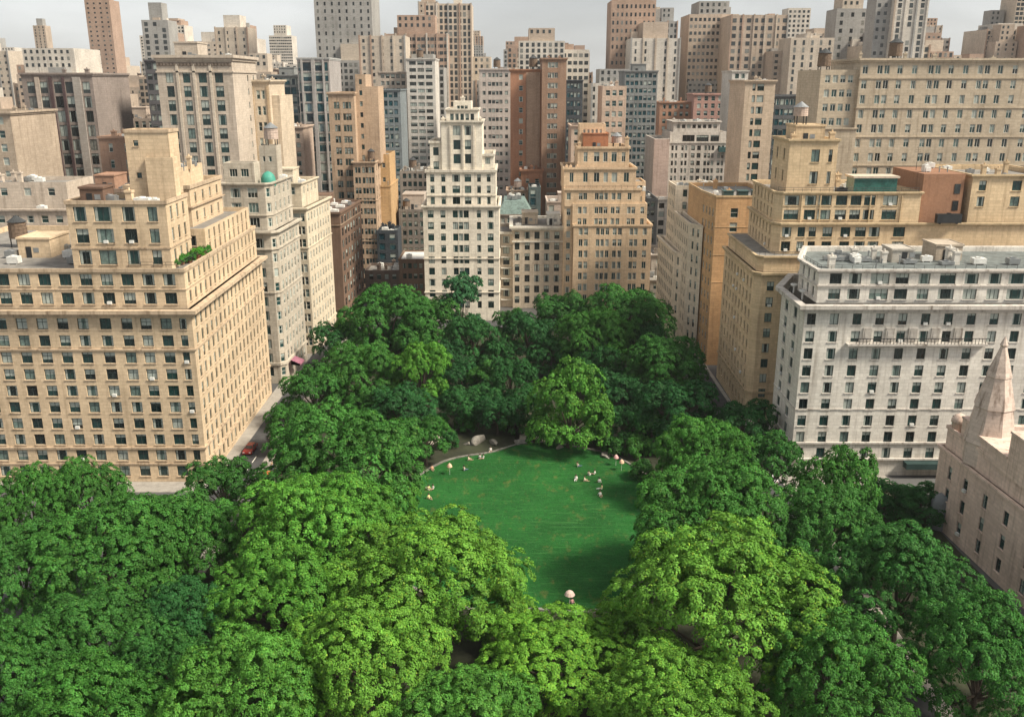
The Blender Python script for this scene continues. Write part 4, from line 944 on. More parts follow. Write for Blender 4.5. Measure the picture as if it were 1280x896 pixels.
# ---- distant city beyond the streets (a far mass)
rs = random.Random(5); far = MB(); fw = MB()
FARM = [stone(c, .3) for c in ((.56, .48, .39), (.48, .39, .31), (.36, .35, .33), (.62, .57, .50), (.42, .30, .23))]
for k in range(430):
    Yf = 520 + 1000 * rs.random() ** 1.5; xw = rs.uniform(14, 38); xc = rs.uniform(-.72, .72) * Yf; hh = rs.uniform(40, 78) + (rs.random() < .35) * rs.uniform(5, 45) + (rs.random() < .10) * rs.uniform(30, 70)
    far.box(xc - xw/2, xc + xw/2, Yf, Yf + xw, 0, hh, rs.randrange(5))
    for q in range(rs.randrange(4)):
        a, e = xc + rs.uniform(-.42, .42) * xw, Yf + rs.uniform(1.5, xw - 4); g_ = rs.uniform(1, 2.6); far.box(a - g_, a + g_, e, e + g_ * 2, hh - .02, hh + rs.uniform(1, 4.5), rs.randrange(5))
    if rs.random() < .6: far.box(xc - xw*.25, xc + xw*.25, Yf + 3, Yf + xw - 3, hh - .01, hh + rs.uniform(3, 10), rs.randrange(5))
    if rs.random() < .55:
        w2, h2 = xw * rs.uniform(.55, .8) / 2, rs.uniform(5, 14); far.box(xc - w2, xc + w2, Yf + 1.5, Yf + xw - 2, hh - .03, hh + h2, rs.randrange(5))
        for z in range(int(h2 / 3.6)):
            for q in range(int(w2 / 1.7)): xx = xc - w2 + 1.7 + q * 3.4; zz = hh + h2 - 2.8 - z * 3.6; fw.face([(xx - .7, Yf + 1.44, zz), (xx + .7, Yf + 1.44, zz), (xx + .7, Yf + 1.44, zz + 1.9), (xx - .7, Yf + 1.44, zz + 1.9)])
    if rs.random() < .4:
        for q in range(int(xw / 6) + 1): xx = xc - xw/2 + .3 + q * (xw - .6) / int(xw / 6); far.box(xx - .45, xx + .45, Yf - .5, Yf + .01, 0, hh + .4, rs.randrange(5))
    st = rs.uniform(3.1, 4.6); nx = int(xw / rs.uniform(2.4, 4.8)); ww_, wh_ = rs.uniform(.5, 1.15), rs.uniform(1.3, 2.6)
    for z in range(int(hh / st) - 1):
        zz = hh - (z + 1) * st
        if zz < 20: break
        for q in range(nx): xx = xc - xw/2 + xw * (q + .5) / nx; fw.face([(xx - ww_, Yf - .06, zz), (xx + ww_, Yf - .06, zz), (xx + ww_, Yf - .06, zz + wh_), (xx - ww_, Yf - .06, zz + wh_)]) if rs.random() < .96 else 0
o = far.build('distant_city', FARM); struct(o, 'stuff'); tag(o, 'hazy mass of distant towers along the skyline', 'distant city')
c = fw.build('window', GLASS_BROWN, o); struct(c, 'stuff')
# ================================================================== ground, streets, lawn
def sheet(name, poly, z, mat, th=0.0):
    b = MB()
    if th: b.prism(poly, z - th, z, bottom=False)
    else: b.face([(*p, z) for p in poly])
    return struct(b.build(name, mat))
ASPH = plain('asphalt', (.055, .055, .056), .9, 0, .3, .6)
PAVE = plain('paving', (.30, .275, .24), .9, 0, .22, .7)
SOIL = plain('leafy_soil', (.030, .034, .016), .95, 0, .6, .25)
sheet('ground', rect(-4000, 4000, -300, 6000), -.02, plain('city_ground', (.09, .088, .085), .95, 0, .3, .02))
sheet('park_ground', [(-45.5, 20), (44, 20), (44, 150), (42.5, 168), (43.5, 262), (-41.5, 262), (-43.5, 215), (-45.5, 160)], .10, SOIL, .12)
sheet('street', rect(-53.2, -47.9, 60, 262), -.012, ASPH); sheet('street', rect(44.8, 49.0, 60, 262), -.012, ASPH)
sheet('street', rect(-120, 120, 263.5, 270.5), -.008, ASPH)
sheet('pavement', [(-56.0, 153.9), (-53.3, 153.9), (-53.3, 262), (-50, 262), (-56, 262)], .12, PAVE, .14)
sheet('pavement', rect(-112, -53.3, 149.5, 153.9), .124, PAVE, .144)
sheet('pavement', rect(-47.8, -45.6, 60, 262), .13, PAVE, .15)
sheet('pavement', [(49.1, 60), (51.2, 60), (51.2, 152.5), (69, 152.5), (69, 156.9), (51.3, 156.9), (49.9, 165), (49.9, 262), (49.1, 262)], .12, PAVE, .14)
mk = MB()
for k in range(30): mk.face([(-49.85, 70 + k * 6.2, -.006), (-49.7, 70 + k * 6.2, -.006), (-49.7, 73 + k * 6.2, -.006), (-49.85, 73 + k * 6.2, -.006)])
struct(mk.build('road_marking', plain('road_paint', (.7, .68, .6), .8)))

sheet('planting_bed', [(51.3, 60), (69.4, 60), (69.4, 152.4), (51.3, 152.4)], .10, SOIL, .12)
LC = (3.6, 141.0)
def lawn_pt(a, k=1.0):
    r = 1 + .05 * math.sin(2 * a + .6) + .03 * math.sin(5 * a + 1) + .02 * math.sin(9 * a)
    return LC[0] + 24.0 * k * r * math.cos(a), LC[1] + 31.2 * k * r * math.sin(a)
m, nt, bs = nodes('mown_grass')
f1 = noise(nt, .09, det=5); f2 = noise(nt, 2.2, det=7, rough=.75); f3 = noise(nt, .55, det=6, rough=.7, mp=(1, .5, 1))
tc = N(nt, 'ShaderNodeTexCoord'); q = N(nt, 'ShaderNodeMapping'); q.inputs['Rotation'].default_value = (0, 0, R(-52)); q.inputs['Scale'].default_value = (.20, 2.2, 1)
ns = noise(nt, .05, det=2); L(nt, tc.outputs['Object'], q.inputs[0])
st = N(nt, 'ShaderNodeTexNoise'); st.inputs['Scale'].default_value = 1.0; st.inputs['Detail'].default_value = 4; st.inputs['Distortion'].default_value = 1.2; L(nt, q.outputs[0], st.inputs['Vector'])
c = mul(nt, (.014, .088, .016), ramp(nt, f1, [(.3, .70), (.7, 1.25)])); c = mul(nt, c, ramp(nt, f2, [(.25, .6), (.75, 1.4)]))
c = mul(nt, c, (.05, .17, .04), ramp(nt, st.outputs['Fac'], [(.56, 0.0), (.66, .45)]), 'MIX')
c = mul(nt, c, (.15, .125, .035), ramp(nt, f3, [(.56, 0.0), (.70, .5)]), 'MIX')
L(nt, c, bs.inputs['Base Color']); bs.inputs['Roughness'].default_value = .9; bs.inputs['Specular IOR Level'].default_value = .15
bp = N(nt, 'ShaderNodeBump'); bp.inputs['Strength'].default_value = .6; bp.inputs['Distance'].default_value = .25; L(nt, f2, bp.inputs['Height']); L(nt, bp.outputs[0], bs.inputs['Normal'])
LAWN = m
b = MB(); b.face([(*lawn_pt(2 * math.pi * k / 120), .16) for k in range(120)])
struct(b.build('lawn', LAWN))
# stone kerb round the lawn
b = MB(); n = 160
for k in range(n):
    a0, a1 = 2 * math.pi * (k + .04) / n, 2 * math.pi * (k + .96) / n
    p = [lawn_pt(a0, 1.001), lawn_pt(a1, 1.001), lawn_pt(a1, 1.020), lawn_pt(a0, 1.020)]
    b.prism(p[::-1] if False else p[::1], .05, .30 + .06 * random.random())
tag(b.build('stone_edging', plain('old_stone', (.17, .16, .135), .9, 0, .45, .8)), 'low curved stone edging around the green lawn', 'edging')
sheet('path', [lawn_pt(1.36, 1.03), lawn_pt(1.66, 1.03), (2, 190), (-3, 190)], .15, plain('sandy_path', (.36, .32, .25), .95, 0, .25, .6), .04)
sheet('path', [(-16, 171.5), (-11.5, 180), (-13, 181), (-18.5, 172.5)], .16, plain('sandy_path', (.36, .32, .25), .95, 0, .25, .6), .04)
# grass blades standing in the lawn
b = MB(); rs = random.Random(3)
while len(b.f) < 9000:
    a, k = rs.uniform(0, 6.283), math.sqrt(rs.random()) * .985
    x, y = lawn_pt(a, k); h = rs.uniform(.08, .26); t = rs.uniform(0, 6.28); w = .04
    dx, dy = math.cos(t), math.sin(t); lx, ly = rs.uniform(-.15, .15), rs.uniform(-.15, .15)
    b.face([(x - w * dx, y - w * dy, .155), (x + w * dx, y + w * dy, .155), (x + lx, y + ly, .155 + h)])
o = b.build('grass', plain('grass_blade', (.030, .155, .035), .7, 0, .4, .3)); struct(o, 'stuff'); tag(o, 'short green grass growing across the open lawn', 'grass')

# ================================================================== trees
def leafmat():
    m, nt, bs = nodes('leaf')
    nt.nodes.remove(bs)
    oi = N(nt, 'ShaderNodeObjectInfo'); ge = N(nt, 'ShaderNodeNewGeometry')
    c = mul(nt, oi.outputs['Color'], ramp(nt, ge.outputs['Random Per Island'], [(0, .75), (.5, 1.0), (1, 1.3)]))
    f = noise(nt, .33, det=4)
    c = mul(nt, c, ramp(nt, f, [(.32, .68), (.68, 1.3)]))
    c = mul(nt, c, ramp(nt, noise(nt, .11, det=2), [(.35, .80), (.65, 1.16)]))
    c = mul(nt, c, (1.5, .85, .7), ramp(nt, ge.outputs['Random Per Island'], [(.93, 0.0), (.95, .7)]))
    hs = N(nt, 'ShaderNodeHueSaturation'); L(nt, c, hs.inputs['Color'])
    hv = N(nt, 'ShaderNodeMapRange'); hv.inputs[3].default_value = .485; hv.inputs[4].default_value = .512
    L(nt, noise(nt, .5, det=2), hv.inputs[0]); L(nt, hv.outputs[0], hs.inputs['Hue']); c = hs.outputs[0]
    d = N(nt, 'ShaderNodeBsdfDiffuse'); t = N(nt, 'ShaderNodeBsdfTranslucent'); g = N(nt, 'ShaderNodeBsdfGlossy'); g.inputs['Roughness'].default_value = .5
    L(nt, c, d.inputs[0]); L(nt, mul(nt, c, (1.15, 1.1, .6)), t.inputs[0]); g.inputs[0].default_value = (.9, 1, .85, 1)
    mx = N(nt, 'ShaderNodeMixShader'); mx.inputs[0].default_value = .10; L(nt, d.outputs[0], mx.inputs[1]); L(nt, t.outputs[0], mx.inputs[2])
    m2 = N(nt, 'ShaderNodeMixShader'); m2.inputs[0].default_value = .008; L(nt, mx.outputs[0], m2.inputs[1]); L(nt, g.outputs[0], m2.inputs[2])
    out = nt.nodes['Material Output']; L(nt, m2.outputs[0], out.inputs['Surface'])
    return m
LEAF = leafmat(); BARK = plain('bark', (.075, .055, .04), .95, 0, .4, 2.0)

def crown_mesh(seed, Rr, dome, base, nl, leaf=.42, cr=1.0, lpc=26, dens=1.0, under=.30):
    """crown of leaf sprays: lobes on a dome, leaf clumps on each lobe, leaves in each clump"""
    g = np.random.default_rng(seed)
    lob = []
    for i in range(nl):
        f = (i + .5) / nl; a = i * 2.39996 + g.uniform(-.35, .35)
        rho = math.sqrt(f) * .80 * Rr * g.uniform(.9, 1.1)
        z = base + dome * .80 * math.sqrt(max(0, 1 - (rho / Rr) ** 2)) * g.uniform(.68, 1.12) - .04 * dome
        lob.append((rho * math.cos(a), rho * math.sin(a), z, Rr * g.uniform(.20, .33)))
    for i in range(int(nl * under * 1.6)):
        a = i * 2 * math.pi / (nl * under * 1.6) + g.uniform(-.2, .2); rho = Rr * g.uniform(.62, .82)
        lob.append((rho * math.cos(a), rho * math.sin(a), base + dome * g.uniform(.02, .2), Rr * g.uniform(.18, .27)))
    lob = np.array(lob)
    P, Nn = [], []
    for k, (x, y, z, r) in enumerate(lob):
        n = max(6, int(dens * 3.1 * r * r / (cr * cr) * 2.0))
        i = np.arange(n) + .5
        cz = 1 - i / n * 1.45; ph = i * 2.39996 + g.uniform(0, 6)
        sr = np.sqrt(np.clip(1 - cz ** 2, 0, 1))
        d = np.stack([sr * np.cos(ph), sr * np.sin(ph), cz], 1) + g.normal(0, .13, (n, 3))
        d /= np.linalg.norm(d, axis=1)[:, None]
        p = np.array([x, y, z]) + d * (r * g.uniform(.80, 1.12, (n, 1))) * np.array([1, 1, .82])
        keep = np.ones(n, bool)
        for j, q in enumerate(lob):
            if j != k: keep &= np.linalg.norm((p - q[:3]) / np.array([1, 1, .82]), axis=1) > q[3] * .88
        P.append(p[keep]); Nn.append(d[keep])
        # sparse inner leaves close the view through the lobe
        ni = n // 3; di = g.normal(0, 1, (ni, 3)); di /= np.linalg.norm(di, axis=1)[:, None]
        P.append(np.array([x, y, z]) + di * r * .55); Nn.append(di)
    P = np.concatenate(P); Nn = np.concatenate(Nn)
    m = len(P); cs_ = cr * g.uniform(.65, 1.25, m)
    C = np.repeat(P, lpc, 0); ND = np.repeat(Nn, lpc, 0); CS = np.repeat(cs_, lpc)[:, None]
    nn = len(C)
    up = np.array([0, 0, 1.0])
    e = g.normal(0, 1, (nn, 3)); e /= np.linalg.norm(e, axis=1)[:, None]; e *= g.uniform(.35, 1, (nn, 1)) ** .6
    # each clump is a little cushion, rounded on its outer side
    out = ND * .55 + up * .45; out /= np.linalg.norm(out, axis=1)[:, None]
    dn = (e * out).sum(1, keepdims=True); e = e - out * np.where(dn < 0, dn * 1.3, dn * .35)
    pos = C + e * CS * .80
    nrm = e * .75 + out * .65 + g.normal(0, .24, (nn, 3)); nrm /= np.linalg.norm(nrm, axis=1)[:, None]
    t = np.cross(nrm, g.normal(0, 1, (nn, 3))); t /= np.linalg.norm(t, axis=1)[:, None]; b = np.cross(nrm, t)
    s = leaf * g.uniform(.6, 1.25, (nn, 1))
    v = np.stack([pos - t * s * .62, pos + b * s * .36 + nrm * s * .10, pos + t * s * .62, pos - b * s * .36 + nrm * s * .10], 1).reshape(-1, 3)
    me = D.meshes.new('crown')
    me.vertices.add(len(v)); me.vertices.foreach_set('co', v.astype(np.float32).ravel())
    me.loops.add(nn * 4); me.loops.foreach_set('vertex_index', np.arange(nn * 4, dtype=np.int32))
    me.polygons.add(nn); me.polygons.foreach_set('loop_start', np.arange(0, nn * 4, 4, dtype=np.int32))
    me.update(calc_edges=True); me.materials.append(LEAF)
    return me, lob
def trunk_mesh(seed, base, dome, Rr, lob):
    rs = random.Random(seed); b = MB(); r0 = .035 * Rr + .12
    segs = [(0, 0, -.1, r0 * 1.5), (0, 0, .6, r0 * 1.05), (rs.uniform(-.3, .3), rs.uniform(-.3, .3), base * .8, r0 * .8), (rs.uniform(-.5, .5), rs.uniform(-.5, .5), base + dome * .35, r0 * .45)]
    for p, q in zip(segs, segs[1:]): b.tube(p[:3], q[:3], p[3], q[3], 9)
    for k in range(0, len(lob), max(1, len(lob) // 11)):
        x, y, z, r = lob[k]; h = rs.uniform(base * .6, base * .95); mx = (x * .45, y * .45, h + (z - h) * .55)
        b.tube((segs[2][0] * h / base, segs[2][1] * h / base, h), mx, r0 * .42, r0 * .28, 6); b.tube(mx, (x * .95, y * .95, z), r0 * .28, r0 * .08, 6)
    return b.mesh('trunk', [BARK])
KIND = {}
def variants(key, seeds, Rr, dome, base, nl, **kw):
    KIND[key] = []
    for s in seeds:
        me, lob = crown_mesh(s, Rr, dome, base, nl, **kw)
        KIND[key].append((Rr, base + dome, base, me, trunk_mesh(s, base, dome, Rr, lob)))
variants('near', (101, 102, 103, 104), 14.0, 13.0, 7.0, 20, leaf=.31, cr=1.2, lpc=100, dens=.66)
variants('big', (11, 12, 13, 14), 13.5, 12.5, 6.5, 19, leaf=.35, cr=1.25, lpc=84, dens=.66)
variants('mid', (21, 22, 23), 8.5, 9.5, 5.0, 13, leaf=.36, cr=1.1, lpc=64, dens=.68)
variants('low', (51, 52), 8.5, 10.5, 2.2, 15, leaf=.36, cr=1.15, lpc=64, dens=.7, under=.8)
variants('tall', (31, 32), 5.5, 15.0, 4.0, 16, leaf=.5, cr=.85, lpc=20)
variants('bush', (41, 42, 43), 3.2, 3.0, .6, 9, leaf=.36, cr=.62, lpc=20)
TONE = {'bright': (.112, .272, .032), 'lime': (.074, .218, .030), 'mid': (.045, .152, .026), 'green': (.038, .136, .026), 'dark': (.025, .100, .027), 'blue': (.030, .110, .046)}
NT = 0
def tree(px, py, wpx, kind, tone, label, zc=None, sz=1.0, name='broadleaf_tree', cat='tree', group='trees around the lawn', xy=None):
    """crown centre as seen along the sight line (px, py), crown width wpx pixels"""
    global NT
    Rr, top, base, cm, tm = KIND[kind][NT % len(KIND[kind])]; NT += 1
    sz *= 1.2
    zq = 10
    for _ in range(3):
        x, y = G(px, py, zq); d = proj((x, y, zq))[2]
        s = (wpx / FPX * d / 2) / Rr / 1.02
        zq = zc or (base + (top - base) * .52) * s ** .6 * sz
    o = thing(name, label, cat, (x, y, .08), random.uniform(0, 6.28), group)
    u_ = random.uniform(.92, 1.08); o.scale = (s * u_, s / u_, s ** .6 * sz * random.uniform(.95, 1.06))
    c = D.objects.new('crown', cm); COL.objects.link(c); c.parent = o
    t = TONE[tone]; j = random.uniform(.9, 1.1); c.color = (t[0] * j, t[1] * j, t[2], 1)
    k = D.objects.new('trunk', tm); COL.objects.link(k); k.parent = o
    # occluder
    sg = s ** .6 * sz; zz = base * sg; hh = (top - base) * sg * .8; rr = Rr * s * .85
    pts = [[(x + rr * math.sqrt(max(0, 1 - f * f)) * math.cos(a * math.pi / 5), y + rr * math.sqrt(max(0, 1 - f * f)) * math.sin(a * math.pi / 5), zz + hh * f) for a in range(10)] for f in (0, .4, .75, .97)]
    for r0, r1 in zip(pts, pts[1:]):
        for a in range(10): occ_quad([r0[a], r0[(a+1) % 10], r1[(a+1) % 10], r1[a]])
    occ_quad(pts[-1][:4]); 
    return o
TREES = [
 # far ranks
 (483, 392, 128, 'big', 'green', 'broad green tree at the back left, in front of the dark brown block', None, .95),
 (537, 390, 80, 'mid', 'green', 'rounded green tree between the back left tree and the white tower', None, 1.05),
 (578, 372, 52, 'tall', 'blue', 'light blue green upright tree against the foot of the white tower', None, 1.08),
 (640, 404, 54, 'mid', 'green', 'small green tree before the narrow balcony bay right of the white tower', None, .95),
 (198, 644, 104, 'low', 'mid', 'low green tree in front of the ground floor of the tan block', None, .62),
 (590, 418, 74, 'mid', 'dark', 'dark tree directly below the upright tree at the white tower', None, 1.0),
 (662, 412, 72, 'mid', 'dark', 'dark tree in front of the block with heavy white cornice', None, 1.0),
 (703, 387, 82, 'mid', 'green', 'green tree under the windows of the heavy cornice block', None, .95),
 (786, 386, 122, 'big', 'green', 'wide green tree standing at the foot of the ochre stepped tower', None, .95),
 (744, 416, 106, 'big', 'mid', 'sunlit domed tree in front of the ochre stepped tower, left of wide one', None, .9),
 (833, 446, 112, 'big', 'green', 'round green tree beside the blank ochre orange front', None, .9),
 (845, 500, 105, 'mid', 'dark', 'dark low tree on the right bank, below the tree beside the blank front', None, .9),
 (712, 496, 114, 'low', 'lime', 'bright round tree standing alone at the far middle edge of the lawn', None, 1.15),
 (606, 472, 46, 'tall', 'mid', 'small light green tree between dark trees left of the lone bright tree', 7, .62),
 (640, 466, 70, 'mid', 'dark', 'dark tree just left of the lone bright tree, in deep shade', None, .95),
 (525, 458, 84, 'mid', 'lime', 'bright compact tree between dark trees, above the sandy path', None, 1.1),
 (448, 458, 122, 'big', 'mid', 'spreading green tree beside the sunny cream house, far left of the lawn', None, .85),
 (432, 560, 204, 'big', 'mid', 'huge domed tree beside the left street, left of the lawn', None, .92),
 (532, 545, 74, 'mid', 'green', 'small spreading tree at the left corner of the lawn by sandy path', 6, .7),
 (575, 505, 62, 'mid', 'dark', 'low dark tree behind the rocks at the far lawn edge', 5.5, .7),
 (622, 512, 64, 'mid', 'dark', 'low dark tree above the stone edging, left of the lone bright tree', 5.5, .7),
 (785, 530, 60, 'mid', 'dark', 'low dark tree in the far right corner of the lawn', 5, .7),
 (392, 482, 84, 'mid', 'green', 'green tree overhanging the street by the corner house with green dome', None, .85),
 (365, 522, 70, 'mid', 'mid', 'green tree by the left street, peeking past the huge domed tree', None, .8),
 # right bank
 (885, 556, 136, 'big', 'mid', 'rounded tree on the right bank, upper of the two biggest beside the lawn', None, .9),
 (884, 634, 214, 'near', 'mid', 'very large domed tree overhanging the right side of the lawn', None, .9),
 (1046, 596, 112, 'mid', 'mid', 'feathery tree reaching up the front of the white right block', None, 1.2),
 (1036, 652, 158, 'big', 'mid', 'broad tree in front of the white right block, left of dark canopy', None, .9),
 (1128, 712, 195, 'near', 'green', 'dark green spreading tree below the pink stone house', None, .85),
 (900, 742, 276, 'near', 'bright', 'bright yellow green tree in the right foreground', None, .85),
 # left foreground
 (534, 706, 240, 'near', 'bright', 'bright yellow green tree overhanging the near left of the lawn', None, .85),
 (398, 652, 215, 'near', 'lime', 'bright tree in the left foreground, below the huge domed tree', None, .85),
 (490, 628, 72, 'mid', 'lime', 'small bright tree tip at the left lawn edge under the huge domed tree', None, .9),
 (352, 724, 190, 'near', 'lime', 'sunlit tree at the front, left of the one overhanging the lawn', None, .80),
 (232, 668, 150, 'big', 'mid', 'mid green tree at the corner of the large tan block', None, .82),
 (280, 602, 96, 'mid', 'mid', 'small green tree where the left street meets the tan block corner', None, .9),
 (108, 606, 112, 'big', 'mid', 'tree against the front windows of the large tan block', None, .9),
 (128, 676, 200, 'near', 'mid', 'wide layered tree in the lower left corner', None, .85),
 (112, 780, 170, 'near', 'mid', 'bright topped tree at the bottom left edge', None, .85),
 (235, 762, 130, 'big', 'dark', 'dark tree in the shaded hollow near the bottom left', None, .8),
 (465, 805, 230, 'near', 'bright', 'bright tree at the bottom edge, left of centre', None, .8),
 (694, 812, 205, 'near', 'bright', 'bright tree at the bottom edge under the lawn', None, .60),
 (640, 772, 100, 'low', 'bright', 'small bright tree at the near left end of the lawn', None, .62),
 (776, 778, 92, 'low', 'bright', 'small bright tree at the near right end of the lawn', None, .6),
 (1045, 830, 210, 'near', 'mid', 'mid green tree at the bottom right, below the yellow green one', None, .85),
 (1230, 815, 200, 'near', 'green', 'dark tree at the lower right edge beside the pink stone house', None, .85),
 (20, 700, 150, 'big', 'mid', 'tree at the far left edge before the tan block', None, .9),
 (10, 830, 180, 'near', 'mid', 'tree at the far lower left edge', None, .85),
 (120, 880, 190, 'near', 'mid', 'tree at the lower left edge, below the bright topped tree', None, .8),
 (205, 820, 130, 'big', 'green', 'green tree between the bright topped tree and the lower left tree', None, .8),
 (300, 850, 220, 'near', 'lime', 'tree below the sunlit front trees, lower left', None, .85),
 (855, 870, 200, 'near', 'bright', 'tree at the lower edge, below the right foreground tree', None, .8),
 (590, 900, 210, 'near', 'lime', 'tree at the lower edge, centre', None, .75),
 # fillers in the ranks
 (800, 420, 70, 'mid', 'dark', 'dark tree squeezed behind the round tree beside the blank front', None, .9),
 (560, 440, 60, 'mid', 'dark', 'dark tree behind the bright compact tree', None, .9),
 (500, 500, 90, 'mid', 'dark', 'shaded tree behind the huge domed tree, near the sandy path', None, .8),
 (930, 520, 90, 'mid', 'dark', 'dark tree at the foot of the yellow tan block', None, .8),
 (960, 590, 100, 'mid', 'green', 'green tree at the chamfered corner of the white right block', 7, .9),
 (1152, 622, 90, 'low', 'dark', 'dark small tree under the dark canopy of the white block', None, .5),
 (1106, 618, 80, 'low', 'dark', 'dark rounded tree before the base of the white block, left of canopy', None, .55),
 (575, 470, 70, 'low', 'dark', 'dark tree in the shade between upright tree and sandy path', None, .8),
 (612, 495, 66, 'low', 'dark', 'low dark tree just above the pale boulder', None, .7),
 (655, 505, 60, 'low', 'dark', 'low dark tree in shade touching the lone bright tree on its left', None, .7),
 (772, 485, 80, 'low', 'dark', 'low dark tree in shade touching the lone bright tree on its right', None, .8),
 (752, 455, 80, 'low', 'dark', 'dark tree in the hollow behind the lone bright tree', None, .8),
 (690, 440, 70, 'low', 'dark', 'dark tree in the hollow below the sunlit domed tree', None, .8),
 (812, 535, 66, 'low', 'green', 'green tree on the right bank at the lawn corner', None, .7),
 (470, 500, 80, 'low', 'green', 'green tree peeking over the huge domed tree', None, .8),
 (620, 440, 60, 'low', 'dark', 'dark tree between the white tower and the cornice block', None, .8),
 (500, 425, 80, 'low', 'dark', 'dark tree behind the spreading tree at far left', None, .8),
 (40, 622, 110, 'big', 'mid', 'leafy tree against the tan block, at the left edge', None, .9),
 (1100, 690, 90, 'mid', 'dark', 'dark tree filling the shade between the broad tree and pink house', None, .8),
 (990, 690, 110, 'mid', 'green', 'green tree between the very large domed tree and the broad right tree', None, .9),
 (190, 662, 118, 'big', 'green', 'green tree behind the dark hollow, lower left', None, .8),
 (420, 420, 70, 'mid', 'dark', 'dark tree at the foot of the dark brown block', None, .9),
]
for t in TREES: tree(t[0], t[1], t[2], t[3], t[4], t[5], t[6], t[7])
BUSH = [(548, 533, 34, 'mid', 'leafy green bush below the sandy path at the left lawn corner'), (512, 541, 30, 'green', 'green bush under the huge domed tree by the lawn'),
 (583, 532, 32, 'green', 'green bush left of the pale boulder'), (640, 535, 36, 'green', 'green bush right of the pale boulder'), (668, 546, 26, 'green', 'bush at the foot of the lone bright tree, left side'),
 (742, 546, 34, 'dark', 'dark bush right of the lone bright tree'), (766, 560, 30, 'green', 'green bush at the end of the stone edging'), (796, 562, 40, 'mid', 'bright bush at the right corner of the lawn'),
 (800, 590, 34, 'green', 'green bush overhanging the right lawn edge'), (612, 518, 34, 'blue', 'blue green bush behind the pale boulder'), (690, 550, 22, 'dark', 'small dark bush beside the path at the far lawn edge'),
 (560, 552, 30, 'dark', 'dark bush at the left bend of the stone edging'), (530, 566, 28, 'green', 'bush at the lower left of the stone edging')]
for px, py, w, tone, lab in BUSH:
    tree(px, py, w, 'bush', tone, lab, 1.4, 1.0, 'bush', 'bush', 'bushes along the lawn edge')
# roof garden on the tan block terrace
for k, (px, py, w, tone, lab) in enumerate([(217, 327, .34, 'mid', 'leftmost potted shrub in the green strip on the tan block terrace'), (227, 323, .42, 'mid', 'second potted shrub from the left on the tan block terrace'),
      (237, 321, .40, 'green', 'dark potted shrub in the middle of the tan block terrace'), (247, 317, .50, 'lime', 'bright potted shrub, tallest on the tan block terrace'), (257, 312, .44, 'mid', 'rightmost potted shrub in the green strip on the tan block terrace')]):
    x, y = G(px, py, 39.4)
    Rr, top, base, cm, tm = KIND['bush'][k % 3]
    o = thing('potted_shrub', lab, 'plant', (x, y, 38.3), k, 'shrubs on the roof terrace'); o.scale = (w, w, w)
    c = D.objects.new('foliage', cm); COL.objects.link(c); c.parent = o; t = TONE[tone]; c.color = (t[0], t[1] * 1.2, t[2], 1); c.location = (0, 0, .8)
    pt = MB(); pt.lathe([(.9, 0), (1.2, 1.3), (1.3, 1.35), (1.25, 1.5), (.2, 1.45)], 0, 0, 12); pt.build('pot', plain('terracotta', (.36, .16, .09), .85), o)
for k, (px, py, w) in enumerate([(890, 300, .5), (868, 282, .45), (905, 238, .5), (858, 322, .4)]): pass

# ================================================================== rocks
def rock(x, y, rx, ry, rz, label, seed):
    bm = bmesh.new(); bmesh.ops.create_icosphere(bm, subdivisions=3, radius=1); rs = random.Random(seed)
    pl = [(Vector((rs.gauss(0, 1), rs.gauss(0, 1), rs.gauss(0, .8))).normalized(), rs.uniform(.5, .85)) for _ in range(11)]
    for v in bm.verts:
        p = v.co.copy()
        for nn, d in pl:
            q = p.dot(nn)
            if q > d: p -= nn * (q - d)
        v.co = (p.x * rx, p.y * ry, p.z * rz)
    me = D.meshes.new('rock'); bm.to_mesh(me); bm.free(); me.materials.append(plain('grey_rock', (.22, .20, .17), .9, 0, .4, .9))
    o = D.objects.new('rock', me); COL.objects.link(o); o.location = (x, y, rz * .3); o.rotation_euler = (0, 0, seed); o.scale = (.8, .8, .75)
    return tag(o, label, 'rock', 'rocks along the far lawn edge')
for px, py, a, b_, c_, lab, sd in ((598, 552, 2.9, 1.6, 1.7, 'largest pale boulder at the far left lawn edge', 1), (617, 554, 2.0, 1.1, .9, 'flat pale rock just right of the largest boulder', 2),
        (650, 553, 2.0, 1.0, .8, 'low pale rock by the path at the far lawn edge', 3), (700, 559, 1.6, .9, .7, 'small rock below the lone bright tree', 4), (757, 570, 2.3, 1.2, 1.0, 'brown rock near the right end of the stone edging', 5), (585, 555, 1.2, .9, .7, 'small rock at the left foot of the largest boulder', 6)):
    x, y = G(px, py, .2); rock(x, y, a, b_, c_, lab, sd)
x, y = G(457, 733, 2.0); o = rock(x, y, 2.6, 2.0, 3.4, 'grey boulder glimpsed through a gap in the foreground trees', 8)

